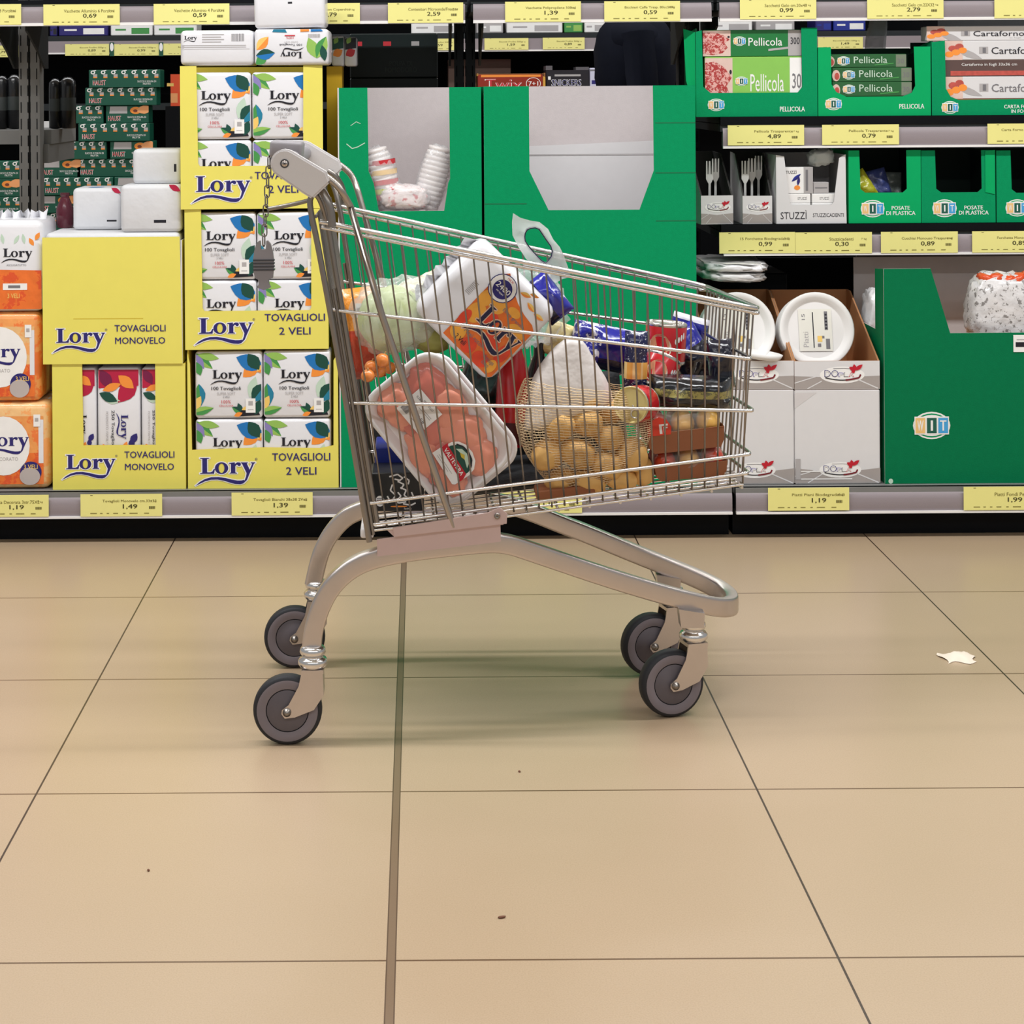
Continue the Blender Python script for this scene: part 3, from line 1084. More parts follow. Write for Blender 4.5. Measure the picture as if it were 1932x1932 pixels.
# white tissue packs in its open top and standing on it
m = MB()
m.box(x0 + .006, x1 - .006, YM + .004, YM + .29, z0 + .2, z1 + .010, WHR, .012, 3)
solo(m, 'tissue_pack', 'flat white tissue pack filling the open top of the plain yellow case', 'tissue pack', group='white tissue packs on the yellow case')
zw += .0105
for j, (u0, u1, v0, v1, mk) in enumerate(((137, 229, 352, 437, (.7, .2, .2, .04)), (227, 342, 350, 444, (.55, .2, .2, .06)), (250, 341, 289, 357, (.86, .35, .05, .22)))):
    Yq = YM + (.10, .01, .05)[j]
    a, b, _, _ = RX(u0, v0, u1, v1, Yq)
    zb = zw if j < 2 else zw + .124
    hh = (.112, .124, .092)[j]
    m = MB()
    m.box(a, b, Yq, Yq + .13, zb, zb + hh, WHR, .012, 3)
    fr = front(a, b, zb, zb + hh, Yq)
    m.drect(fr, *mk, BLK, 1)
    ft = Fr((a, Yq + .01, zb + hh), (b - a, 0, 0), (0, .1, 0))
    if j == 0:
        m.dleaf(ft, .3, .05, 40, .4, .3, LEAFB)
    if j < 2:
        m.dleaf(fr, .80, 1.0, -30, .22, .10, CRIM, 1)
    solo(m, 'tissue_pack', ('small white tissue pack on the yellow case, left of three', 'larger white tissue pack with red corner beside the leafy case stack', 'white tissue pack resting on top of the two others')[j], 'tissue pack', group='white tissue packs on the yellow case')

# ---------------------------------------------------------------- orange paper roll packs at far left
ORG = spots('orange fruit print', (246, 158, 84), (240, 124, 56), 16, .52, .35, .3)
ORGD = spots('deep orange fruit print', (240, 116, 40), (226, 84, 34), 18, .55, .35, .3)
PEACH = spots('peach fruit print', (246, 192, 130), (246, 170, 100), 16, .52, .35, .3)
zr = ZD + .0005
for j, (u0, u1, hh) in enumerate(((-90, 94, .228), (-100, 77, .235), (-62, 81, .24))):
    Yq = 4.842
    a, b, _, _ = RX(u0, 700 - 200 * j, u1, 700, Yq)
    m = MB()
    z0, z1 = zr, zr + hh - .001
    m.box(a, b, Yq, Yq + .2, z0, z1, (PEACH, ORG, WHP)[j], .02, 3)
    fr = front(a, b, z0, z1, Yq)
    if j < 2:
        m.dpoly(fr, [(.14, .06), (.93, .06), (.93, .42), (.14, .40)], ORGD, 1)
        m.dpoly(fr, [(.1, .4), (.93, .42), (.93, .84), (.1, .84)], PEACH if j else ORG, 1)
        m.drect(fr, .88, .3, .05, .5, WHP, 2)
        m.dell(fr, .52 + .03 * j, .5, .27 + .03 * j, .34, WHT, 3)
        m.dlogo(fr, .34, .50, .44, NAVY, 4)
        m.dtext(fr, 'DECORATO', .42, .33, .25, .04, LGRY, 4)
        m.dell(fr, .80 - .02 * j, .20, .11, .12, NAVY, 5)
        m.dell(fr, .79 - .02 * j, .15, .105, .10, mat('silver grey print', (190, 180, 176), .4), 6)
        m.dtext(fr, '3 VELI', .73, .235, .14, .05, LEAFY, 6, .01)
        m.drect(fr, .83, .72, .07, .14, WHT, 4)
        m.drect(fr, .845, .78, .035, .04, LGRY, 5)
    else:
        m.dpoly(fr, [(.02, .03), (.98, .03), (.98, .45), (.02, .47)], ORGD, 1)
        for q in range(6):
            m.dleaf(fr, .06 + q * .14, .74, 60 + 40 * (q % 2), .14, .05, LEAFG, 1)
        m.dleaf(fr, .88, .72, 120, .12, .06, LEAFO, 1)
        m.dleaf(fr, .9, .78, 60, .12, .06, LEAFO, 1)
        m.dlogo(fr, .48, .60, .38, BLK, 2)
        m.dtext(fr, 'ASCIUGATUTTO', .52, .50, .26, .02, GRYT, 2)
        m.drect(fr, .47, .24, .32, .07, WHT, 2)
        m.drect(fr, .54, .26, .16, .03, GRYT, 3)
        m.dtext(fr, '3 VELI', .53, .15, .16, .05, LEAFY, 2)
    t = thing('paper_roll_pack', ('peach and orange wrapped paper roll pack, bottom of the left-edge stack', 'orange wrapped paper roll pack with white oval, middle of the left-edge stack', 'white and orange kitchen paper pack, top of the left-edge stack')[j], 'paper roll pack', ((a + b) / 2, Yq + .1, z0), 'paper roll packs at the left edge')
    part(m, 'wrapper', t)
    m = MB()
    if j < 2:
        m.blob(TR(((a + b) / 2, Yq + .1, z1 - .004)), ((b - a) / 2 * .9, .08, .006), WHP, .5, .1, 6, j)
        part(m, 'top_fold', t)
    else:
        n = 24
        vs = []
        for i in range(n + 1):
            x = a + .01 + (b - a - .02) * i / n
            vs += [(x, Yq + .1 + .03 * math.sin(i * 1.3), z1 - .006), (x, Yq + .1 + .02 * math.sin(i * 1.9), z1 + .018 + .006 * math.sin(i * 2.7))]
        m.add(vs, [(2 * i, 2 * i + 2, 2 * i + 3, 2 * i + 1) for i in range(n)], WHP, True)
        part(m, 'gathered_top', t)
    zr += hh

# dark red bottle behind the tissue packs, on the far board's side
a = P(123, 437, YM + .20)
m = MB()
m.lathe([(.021, 0), (.024, .01), (.024, .05), (.013, .078), (.011, .084), (.013, .086), (.013, .094)], TR((a.x, a.y, zw + .0005)), mat('dark red glass', (84, 18, 36), .2, coat=.5), 20)
solo(m, 'bottle', 'dark red bottle standing left of the white tissue packs', 'bottle')

# ---------------------------------------------------------------- behind the left bay
DG = mat('juice box green', (4, 82, 62), .45, var=.06)
PCH = mat('apricot print', (244, 170, 110), .5)


def juice_mb(w_, alt):
    m = MB()
    hh, d = .0745, .12
    m.box(-w_ / 2, w_ / 2, 0, d, 0, hh, DG, .002)
    fr = Fr((-w_ / 2, 0, 0), (w_, 0, 0), (0, 0, hh))
    k = .30 / w_
    if alt:
        m.dpoly(fr, [(.08, .55), (.5, .55), (.5, .95), (.1, .95)], LGRY)
        m.dell(fr, .70, .72, .08 * k, .2, LEAFO, 1)
        m.dleaf(fr, .7, .7, 8, .25 * k, .12 * k, PCH, 2)
        m.dell(fr, .69, .7, .03 * k, .08, mat('stone brown', (120, 60, 40), .5), 3)
    else:
        n = int(round(7 / k * 1.0)) or 1
        for i in range(n):
            x = (i + .5) / n
            m.dell(fr, x - .015 * k, .86, .032 * k, .11, WHT, 1, 14)
            m.dell(fr, x - .015 * k, .86, .016 * k, .055, DG, 2, 10)
            m.dline(fr, [(x - .01 * k, .95), (x + .03 * k, .97)], .012 * k, WHT, 2)
            m.drect(fr, x - .01 * k, .56, .055 * k, .2, LGRY, 1)
            m.drect(fr, x - .01 * k, .54, .055 * k, .07, LEAFO, 2)
    tw = min(.36, .17 * k)
    m.dtext(fr, 'HAUST', .055, .135, tw * 1.05, .28, WHT, 1, .03)
    m.dtext(fr, 'HAUST', .06, .15, tw, .25, REDT, 2, .0)
    m.dtext(fr, 'SUCCO E POLPA DI\nFRUTTA', .94 - min(.5, .26 * k), .15, min(.5, .26 * k), .24, WHT, 1, .01)
    return m


JL = {k: solo(juice_mb(*a), 'juice_case', 'x', 'juice case', (0, 0, 0)) for k, a in {'a': (.30, 0), 'b': (.20, 0), 'c': (.18, 1)}.items()}
YJ = 7.8
rows = [(131, [('a', 235)]), (165, [('a', 228)]), (199, [('b', 150), ('c', 240)]), (233, [('b', 140), ('a', 215)][1:]), (268, [('b', 156), ('c', 248)]),
        (304, [('c', 112), ('a', 212)]), (339, [('a', 146), ('c', 256)]), (374, [('c', 104), ('a', 216)]), (409, [('a', 140), ('b', 256)])]
names = {0: 'topmost', 1: 'second from the top', 2: 'third row down', 3: 'fourth row down', 4: 'fifth row down', 5: 'sixth row down', 6: 'seventh row down', 7: 'eighth row down', 8: 'lowest visible row'}
zj0 = .3305
nrow = len(rows)
zb = P(215, 165.2, YJ).z
for i, (v, lst) in enumerate(rows):
    z = zb - i * .0752
    for j, (k, u) in enumerate(lst):
        wq = {'a': .30, 'b': .20, 'c': .18}[k]
        p = P(u, v, YJ + .01 * ((i * 7 + j * 3) % 3))
        lab = 'green juice case in the stack across the next aisle, %s%s' % (names[i], '' if len(lst) == 1 else (', left one' if j == 0 else ', right one'))
        place(JL[k], (p.x, p.y, z), lab, 'green juice cases across the next aisle')
zlow = zb - (nrow - 1) * .0752
m = MB()
m.box(-1.62, -.98, YJ + .004, YJ + .30, zj0, zlow - .0005, DG)
solo(m, 'pallet_box', 'large dark green box carrying the stacked juice cases', 'box')
# juice cases left of the upright
for i in range(5):
    p = P(-6 + (i % 2) * 4, 310, YJ)
    z = P(0, 338, YJ).z - (i - 0) * .0752
    place(JL['c' if i % 2 else 'b'], (p.x, YJ, z), 'green juice case left of the slotted upright, %s of five' % ('top', 'second', 'third', 'fourth', 'bottom')[i], 'green juice cases left of the upright')
zl = P(0, 338, YJ).z - 4 * .0752
m = MB()
m.box(-1.98, -1.68, YJ + .004, YJ + .2, zj0, zl - .0005, DG)
solo(m, 'pallet_box', 'smaller green box under the juice cases at the left edge', 'box')
# black bag rolls on the far board
BAGK = mat('black roll film', (26, 28, 32), .28, var=.3, scale=60, bump=.3, bscale=60, coat=.3)
for j, (u, v0, w_, hh) in enumerate(((-18, 132, 24, .17), (4, 135, 24, .165), (27, 134, 26, .168), (104, 134, 24, .155), (128, 132, 30, .160))):
    p = P(u, v0, 5.78)
    m = MB()
    r = w_ / 2 * 5.78 / F
    m.lathe([(r * .5, 0), (r, .002), (r, hh - .03), (r * .95, hh - .012), (r * .45, hh), (.002, hh - .004)], TR((p.x, p.y, 1.0555)), BAGK, 18)
    m.lathe([(r * 1.01, hh * .35), (r * 1.012, hh * .352), (r * 1.012, hh * .6), (r * 1.01, hh * .602)], TR((p.x, p.y, 1.0555)), mat('dim roll label', (60, 66, 66), .5), 18)
    solo(m, 'bag_roll', 'black plastic roll standing on the far board, ' + ('cut by the left picture edge', 'second from left edge', 'just left of the slotted upright', 'just right of the slotted upright', 'rightmost of the five')[j], 'bag roll', group='black rolls behind the upright')
# dark carton with faint print behind the left green case
DKG = mat('dark bottle green card', (8, 26, 26), .4)
FNT = mat('faint grey print', (44, 60, 58), .5)
for j, (za, hb, tx) in enumerate(((1.0555, .150, 'POLPA DI'), (1.2062, .135, 'POLPA DI\nPOMODORO'))):
    x0, x1, _, _ = RX(660, 100, 826, 100, 5.66)
    m = MB()
    m.box(x0, x1, 5.66, 5.95, za, za + hb, DKG, .003)
    fr = front(x0, x1, za, za + hb, 5.66)
    m.dtext(fr, tx, .40, .1 if j == 0 else .12, .36, .12 if j == 0 else .26, FNT, 1, .01)
    if j:
        for u, c in ((.05, REDT), (.38, REDT), (.70, LGRY)):
            m.drect(fr, u, .72, .09, .1, c)
    else:
        for u in (.12, .42, .72):
            m.drect(fr, u, .62, .24, .02, FNT)
            m.drect(fr, u, .30, .012, .32, FNT)
    solo(m, 'carton', ('dark green tomato pulp carton, lower of two behind the left green case', 'dark green tomato pulp carton with faint lettering, upper of two')[j], 'carton', group='dark cartons behind the left green case')
# orange box sliver
x0, x1, z0, z1 = RX(322, 140, 344, 245, 7.0)
m = MB()
m.box(x0, x1, 7.0, 7.18, z0 + .09, z1, mat('red orange card', (232, 84, 40), .5))
m.box(x0 - .02, x1, 7.0, 7.2, .0, z0 + .0895, BLKM)
m.drect(front(x0, x1, z0 + .09, z1, 7.0), 0, .1, .6, .3, PCH)
m.drect(front(x0 - .02, x1, z0 + .09, z1, 7.0), .1, .62, .4, .1, LEAFY)
solo(m, 'floor_display', 'slim dark floor display with orange carton edge behind the leafy stack', 'display')
# goods on the far rail shelf
BLUEP = mat('far blue pack', (32, 50, 150), .4)
for j, (u0, u1, c, c2) in enumerate(((-6, 40, NAVY, WHT), (93, 108, NAVY, BLK), (110, 204, NAVY, WHT), (208, 288, WHT, LEAF2), (290, 372, WHT, LEAF2), (775, 862, WHT, LGRY), (898, 950, LGRY, WHT), (955, 1062, WHT, LGRY), (1064, 1100, LEAF2, LEAF1), (1102, 1142, WHT, LGRY), (1538, 1570, NAVY, BLUEP), (1572, 1634, BLUEP, WHT), (1330, 1420, WHT, LGRY), (1426, 1500, LGRY, WHT))):
    x0, x1, z0, z1 = RX(u0, 40, u1, 60, 8.66)
    m = MB()
    m.box(x0 + .002, x1 - .002, 8.66, 8.85, 1.4305, 1.50 + .01 * (j % 2), c, .004)
    fr = front(x0, x1, 1.4305, 1.50, 8.66)
    m.drect(fr, .5, .12, .42, .4, c2)
    m.drect(fr, .12, .35, .25, .12, c2)
    solo(m, 'biscuit_pack', ('navy biscuit pack beyond the left edge upright', 'narrow dark pack right of the slotted upright', 'navy pack with white print above the far 0,89 tag', 'white and green pack above the far 0,99 tag', 'white and green pack beside the white napkin packs', 'white pack left of the dark middle post', 'grey pack right of the dark middle post', 'long white pack above the far 1,59 tag', 'small green pack above the black bar box', 'white pack nearest the dark jacket', 'dark pack above the far 1,49 tag', 'bright blue pack above the far 1,49 tag', 'white pack behind the leftmost film box', 'grey pack behind the leftmost film box')[j], 'pack', group='packs on the far shelf')
# confectionery boxes on the far lower shelf
m = MB()
x0, x1, z0, z1 = RX(901, 138, 1029, 168, 8.52)
z0 = 1.1155
BRN = mat('brown red foil', (150, 44, 26), .3, coat=.4)
m.carton(x0, x1, 8.52, 8.75, z0, z1, mat('tan card', (222, 170, 70), .6), KRAFT, fr=[(0, 0), (1, 0), (1, .85), (.95, .9), (.95, .2), (.04, .2), (.04, .9), (0, .95)])
m.box(x0, x1 - .012, 8.51, 8.70, z0 + .01, z1 - .006, BRN, .006)
fr = front(x0, x1, z0, z1, 8.51)
m.drect(fr, .05, .86, .88, .08, LEAFO)
m.dtext(fr, 'Twix', .11, .39, .54, .40, WHT, 1, .025)
m.dtext(fr, 'Twix', .12, .40, .52, .38, REDT, 2, .005)
m.dell(fr, .82, .62, .11, .22, WHT, 1)
m.dell(fr, .82, .62, .10, .20, BRN, 2)
m.dtext(fr, '7+1', .75, .54, .14, .16, WHT, 3, .02)
solo(m, 'chocolate_box', 'red brown chocolate bar box with a 7+1 roundel behind the green cases', 'chocolate box', group='chocolate boxes across the aisle')
m = MB()
x0, x1, z0, z1 = RX(1030, 128, 1112, 168, 8.52)
m.box(x0, x1, 8.52, 8.72, 1.1155, z1 - .01, mat('near black card', (30, 26, 34), .4), .004)
fr = front(x0, x1, 1.1155, z1, 8.52)
m.dtext(fr, 'SNICKERS', .13, .45, .68, .20, WHT, 1, .05)
m.dtext(fr, 'SNICKERS', .135, .46, .67, .18, NAVY, 2, .0)
m.drect(fr, .2, .74, .6, .06, LGRY)
m.drect(fr, .05, .64, .06, .1, WHT)
m.box(x0, x0 + .03, 8.52, 8.7, z1 - .01, z1 + .01, mat('dull foil', (96, 92, 96), .4))
m.box(x1 - .06, x1, 8.54, 8.7, z1 - .01, z1 + .004, mat('dull foil', (96, 92, 96), .4))
solo(m, 'chocolate_box', 'black chocolate bar box with white outlined lettering across the aisle', 'chocolate box', group='chocolate boxes across the aisle')
m = MB()
x0, x1, z0, z1 = RX(1113, 128, 1147, 168, 8.52)
m.box(x0, x1, 8.52, 8.72, 1.1155, z1, mat('lilac white card', (206, 206, 226), .4), .003)
fr = front(x0, x1, 1.1155, z1, 8.52)
m.drect(fr, .1, .5, .8, .12, NAVY)
m.drect(fr, .1, .3, .5, .1, BLUEP)
m.drect(fr, 0, .9, 1, .05, GRYT)
solo(m, 'chocolate_box', 'small white and blue box between black bar box and dark jacket', 'chocolate box', group='chocolate boxes across the aisle')
m = MB()
x0, x1, z0, z1 = RX(845, 120, 962, 150, 8.9)
m.box(x0, x1, 8.8, 9.0, 1.1155, z1 + .02, mat('dull brown card', (120, 92, 80), .6), .003)
solo(m, 'chocolate_box', 'dull brown box behind the red brown bar box', 'chocolate box', group='chocolate boxes across the aisle')

# ================================================================ TALL GREEN CASES
CUPW = mat('white plastic cup', (236, 230, 228), .3, coat=.3)
CUPP = spots('white film with red print', (236, 224, 222), (206, 96, 100), 55, .58, .25)
YG_ = 4.84
zb = ZD + .0005


def vfrac(v, z0, z1, Y, u):
    return (P(u, v, Y).z - z0) / (z1 - z0)


x0, x1, _, _ = RX(642, 540, 910, 540, YG_)
z0, z1 = zb, P(770, 165, YG_).z
q = vfrac(398, z0, z1, YG_, 770)
q2 = vfrac(345, z0, z1, YG_, 770)
m = MB()
m.carton(x0, x1, YG_, YG_ + .34, z0, z1, GRN, GREYC, fr=[(0, 0), (1, 0), (1, 1), (.775, 1), (.778, q2 + .01), (.765, q2), (.735, q), (.275, q), (.24, q2), (.205, q2 + .03), (.2, 1), (0, 1)])
m.box(x0 - .004, x0 - .0005, YG_ + .001, YG_ + .02, z0, z1, WHC)
m.box(x0 + .005, x1 - .005, YG_ + .005, YG_ + .33, z0 + (q - .03) * (z1 - z0) - .005, z0 + (q - .03) * (z1 - z0), GREYC)
fr = front(x0, x1, z0, z1, YG_)
m.dline(fr, [(.05, .86), (.09, .848), (.13, .852), (.18, .862)], .006, LEAFG)
m.dline(fr, [(.08, .905), (.12, .915), (.15, .91)], .004, LEAFG)
solo(m, 'display_case', 'tall green case whose window shows bags of white cups', 'box', ((x0 + x1) / 2, YG_, z0), 'tall green display cases')
zp = z0 + (q - .03) * (z1 - z0) + .001
# bags of cups: stacked cups wrapped in printed film
for j, (u, v, rx, rz, ry, nm, a) in enumerate(((722, 340, 28, 62, -16, 'leaning bag of cups with red and yellow print', 1), (818, 335, 27, 60, 15, 'leaning bag of white cups at the right of the window', 0), (762, 372, 44, 24, 4, 'crumpled bag of white cups lying at the window bottom', 2))):
    Yq = YG_ + (.055, .075, .04)[j]
    c = P(u, v, Yq)
    k = Yq / F
    t = thing('cup_bag', nm + ' in the tall green case', 'bag of cups', (c.x, Yq, c.z - rz * k), 'bags of cups in the tall green case')
    m = MB()
    M = TR(c, 0, ry, 0)
    if j == 2:
        m.blob(M, (rx * k, .035, rz * k), CUPP, .6, .16, 6, j * 3.1, 40, 24)
    else:
        pr, nr = [], 13
        for q_ in range(nr):
            z_ = (-1 + 2 * q_ / nr) * rz * k
            rr = rx * k * (.80 + .20 * math.sin(PI * (q_ + .5) / nr) ** .5)
            pr += [(rr * .90, z_), (rr, z_ + .35 * rz * k / nr), (rr * 1.01, z_ + 1.6 * rz * k / nr)]
        pr = [(.002, -rz * k)] + pr + [(rx * k * .5, rz * k), (.002, rz * k * 1.02)]
        m.lathe(pr, M @ Matrix.Diagonal((1, .9, 1, 1)), CUPW, 28, caps=False)
    m.blob(M, (rx * k * 1.12, .040, rz * k * 1.04), FILM, .75, .14, 6, j + 2, 36, 24)
    part(m, 'wrapped_cups', t)
    m = MB()
    if a == 1:
        for q_, (zz, mt) in enumerate(((.55, REDT), (.25, LEAFY), (-.05, REDT), (-.32, mat('lime print', (196, 204, 60), .4)), (-.5, REDT))):
            m.lathe([(rx * k * (1.04 - .06 * abs(zz)), (zz - .08) * rz * k), (rx * k * (1.06 - .06 * abs(zz)), (zz + .07) * rz * k)], M @ TR((0, 0, 0), 0, 9) @ Matrix.Diagonal((1, .036 / (rx * k), 1, 1)), mt, 24, caps=False)
        part(m, 'printed_band', t)
    else:
        pass

x0, x1, _, _ = RX(915, 540, 1314, 540, YG_)
z0, z1 = zb, P(1110, 162, YG_).z
q = vfrac(396, z0, z1, YG_, 1110)
q2 = vfrac(322, z0, z1, YG_, 1110)
m = MB()
m.carton(x0, x1, YG_, YG_ + .34, z0, z1, GRN, GREYC, fr=[(0, 0), (1, 0), (1, 1), (.80, 1), (.802, q2), (.733, q), (.303, q), (.214, q2), (.214, 1), (0, 1)])
m.extr([(x0 + .01, YG_ + .33, z0 + .5), (x1 - .01, YG_ + .33, z0 + .5), (x1 - .01, YG_ + .325, P(1230, 264, 5.16).z), (x0 + .01, YG_ + .325, P(1000, 279, 5.16).z)], (0, -.003, 0), WHC)
fr = front(x0, x1, z0, z1, YG_)
for yy in (.905, .78, .66):
    m.drect(fr, .81, yy, .19, .0025, mat('green card crease', (0, 108, 66), .6))
m.drect(fr, .0, .705, .2, .0025, mat('green card crease', (0, 108, 66), .6))
m.drect(front(x0 + .01, x1 - .01, z0 + .5, z1, YG_ + .3205), .1, .648, .8, .004, LGRY)
solo(m, 'display_case', 'tall wide green case with an empty grey window', 'box', ((x0 + x1) / 2, YG_, z0), 'tall green display cases')


# ================================================================ RIGHT BAY GOODS
def roundel(m, fr, cx, cy, w_, l=1, big=False):
    """white oval badge with three lettered tiles"""
    h_ = w_ * .73 * fr.asp
    m.dell(fr, cx, cy, w_ / 2, h_ / 2, WHT, l)
    m.dell(fr, cx, cy, w_ * .46, h_ * .44, GRN if big else GRNL, l + 1)
    m.dell(fr, cx, cy, w_ * .42, h_ * .39, WHT, l + 2)
    cols = (mat('badge orange', (240, 196, 128), .5), mat('badge dark green', (20, 92, 76), .5), mat('badge blue', (70, 164, 222), .5))
    for i, (ch, c) in enumerate(zip('WDT' if big else 'IDI', cols)):
        xx = cx + (i - 1) * w_ * .305
        m.drect(fr, xx - w_ * .155, cy - h_ * .33, w_ * .31, h_ * .66, WHT, l + 3)
        m.drect(fr, xx - w_ * .13, cy - h_ * .28, w_ * .26, h_ * .56, c, l + 4)
        if big:
            ch = 'WIT'[i]
            m.dtext(fr, ch, xx - w_ * (.08 if ch != 'I' else .02), cy - h_ * .19, w_ * (.16 if ch != 'I' else .04), h_ * .38, WHT, l + 5, .03)
        else:
            ch = 'WIT'[i]
            m.dtext(fr, ch, xx - w_ * (.07 if ch != 'I' else .02), cy - h_ * .18, w_ * (.14 if ch != 'I' else .04), h_ * .36, WHT, l + 5, .02)


LIME = mat('lime card', (140, 200, 90), .4)
MEAT = mat('meat print', (190, 84, 74), .45, var=.35, scale=90)
PINKP = mat('pale wood print', (226, 196, 184), .45, var=.1, scale=60)
DGRN = mat('film box green', (30, 122, 60), .4)
DGRN2 = mat('film box dark green', (42, 98, 54), .4)


def film_box(u0, u1, v0, v1, Y, zlo, zhi, kind, label, grp, name='film_box', cat='film box'):
    x0, x1, _, _ = RX(u0, v0, u1, v1, Y)
    m = MB()
    base = {0: DGRN, 1: LIME, 2: DGRN2, 3: WHC, 4: mat('brown paper box', (92, 70, 66), .5)}[kind]
    m.box(x0, x1, Y, Y + .06, zlo, zhi, base, .0015)
    fr = front(x0, x1, zlo, zhi, Y)
    if kind in (0, 1):
        m.drect(fr, 0, .02, .28, .96, PINKP, 1)
        m.dpoly(fr, [(0, .12), (.10, .06), (.2, .14), (.25, .34), (.22, .5), (.27, .64), (.2, .82), (.1, .92), (.0, .9)], spots('sliced meat print', (176, 52, 50), (232, 176, 168), 150, .5, .4, 0), 2)
        m.dell(fr, .26, .74, .012, .04, BLK, 3, 10)
        m.drect(fr, .86, .02, .14, .96, LGRY if kind == 0 else WHT, 1)
        m.dtext(fr, '300' if kind == 0 else '30', .885, .45, .09, .26, GRYT if kind else BLK, 2, .01)
        roundel(m, fr, .37, .58, .13)
        m.dtext(fr, 'Pellicola', .46, .40, .34, .30, WHT, 2, .005)
        m.dpoly(fr, [(.66, .20), (.86, .28), (.86, .36), (.66, .28)], LGRY, 2)
        if kind == 1:
            m.drect(fr, .28, .02, .58, .22, LEAF2, 1)
    elif kind == 2:
        m.dell(fr, .05, .45, .05, .4, PINKP, 1)
        m.dell(fr, .06, .4, .03, .25, MEAT, 2)
        m.drect(fr, .87, .04, .13, .92, mat('sage print', (120, 132, 112), .5), 1)
        m.dtext(fr, '30', .89, .3, .08, .36, GRYT, 2)
        roundel(m, fr, .21, .5, .16)
        m.dtext(fr, 'Pellicola', .34, .32, .42, .5, LEAFG, 2, .005)
        m.dpoly(fr, [(.6, .14), (.84, .26), (.84, .34), (.6, .22)], LEAF2, 2)
    elif kind == 3:
        m.drect(fr, 0, .0, .16, 1, PINKP, 1)
        for k in range(5):
            m.dell(fr, .04 + .03 * k, .3 + .1 * ((k * 3) % 5), .04, .16, MEAT if k % 2 else LEAFO, 2, 10)
        m.dleaf(fr, .1, .55, -20, .25, .06, LGRY, 1)
        m.drect(fr, .31, .32, .08, .36, LGRY, 1)
        m.drect(fr, .34, .36, .03, .28, GRYT, 2)
        m.dtext(fr, 'Cartaforno', .42, .30, .46, .36, GRYT if v0 > 140 else BLK, 2, .004)
        m.dtext(fr, 'in fogli', .75, .12, .1, .1, LGRY, 2)
    else:
        m.dtext(fr, 'Cartaforno in fogli 33x36 cm', .15, .60, .50, .22, WHT, 2)
        m.drect(fr, .05, .06, .75, .28, MEAT, 1)
        m.drect(fr, .82, .1, .1, .4, WHT, 1)
    return solo(m, name, label, cat, group=grp)


YF = 5.062
zs = ZA + .0005
GB = 'green tray boxes on the upper middle shelf'
# box 1
x0, x1, _, _ = RX(1313, 135, 1542, 135, YF)
z0, z1 = zs, P(1428, 53, YF).z
m = MB()
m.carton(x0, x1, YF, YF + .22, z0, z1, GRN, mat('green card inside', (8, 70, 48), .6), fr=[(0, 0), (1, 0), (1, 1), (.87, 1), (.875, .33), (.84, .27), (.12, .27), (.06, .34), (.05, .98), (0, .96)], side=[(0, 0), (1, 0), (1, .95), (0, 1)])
fr = front(x0, x1, z0, z1, YF)
roundel(m, fr, .165, .135, .14)
m.dtext(fr, 'PELLICOLA', .69, .055, .205, .055, WHT, 1, .02)
# flared left wing
m.extr([(x0, YF + .004, z0), (x0 - .024, YF + .02, z0 + .10), (x0 - .030, YF + .025, z1), (x0 - .001, YF + .004, z1 - .01)], (0, .004, 0), GRNL)
solo(m, 'tray_box', 'leftmost green tray box on the upper shelf, holding two cling film boxes', 'box', ((x0 + x1) / 2, YF, z0), GB)
za = z0 + .0046
film_box(1330, 1516, 108, 172, YF + .006, za, P(1420, 107, YF).z, 1, 'light green cling film box with meat picture, lower in the leftmost tray', 'cling film boxes in the leftmost tray')
film_box(1326, 1513, 58, 106, YF + .010, P(1420, 106.5, YF).z, P(1420, 56, YF).z, 0, 'dark green cling film box marked 300 in the leftmost tray', 'cling film boxes in the leftmost tray')
# box 2
x0, x1, _, _ = RX(1543.5, 150, 1756, 150, YF)
z0, z1 = zs, P(1650, 88.5, YF).z
m = MB()
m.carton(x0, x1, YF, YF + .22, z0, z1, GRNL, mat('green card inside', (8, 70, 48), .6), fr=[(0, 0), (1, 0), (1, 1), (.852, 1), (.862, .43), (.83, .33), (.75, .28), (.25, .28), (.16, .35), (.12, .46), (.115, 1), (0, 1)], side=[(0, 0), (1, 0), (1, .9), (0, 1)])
fr = front(x0, x1, z0, z1, YF)
roundel(m, fr, .135, .175, .15)
m.dtext(fr, 'PELLICOLA', .72, .10, .22, .07, WHT, 1, .02)
m.box(x0 + .005, x1 - .005, YF + .005, YF + .21, z0 + .005, z0 + .052, KRAFTD)
solo(m, 'tray_box', 'middle green tray box with rounded cutout and three cling film boxes', 'box', ((x0 + x1) / 2, YF, z0), GB)
zz = z0 + .0530
for j, (hh, nm, sh) in enumerate(((.040, 'lowest', 8), (.039, 'middle', 8), (.037, 'topmost', -2))):
    film_box(1562 + sh, 1712 + sh, 150, 151, YF + .008 + .003 * j, zz, zz + hh - .0005, 2, 'dark green cling film box, %s of the pile in the middle tray' % nm, 'cling film boxes in the middle tray')
    zz += hh
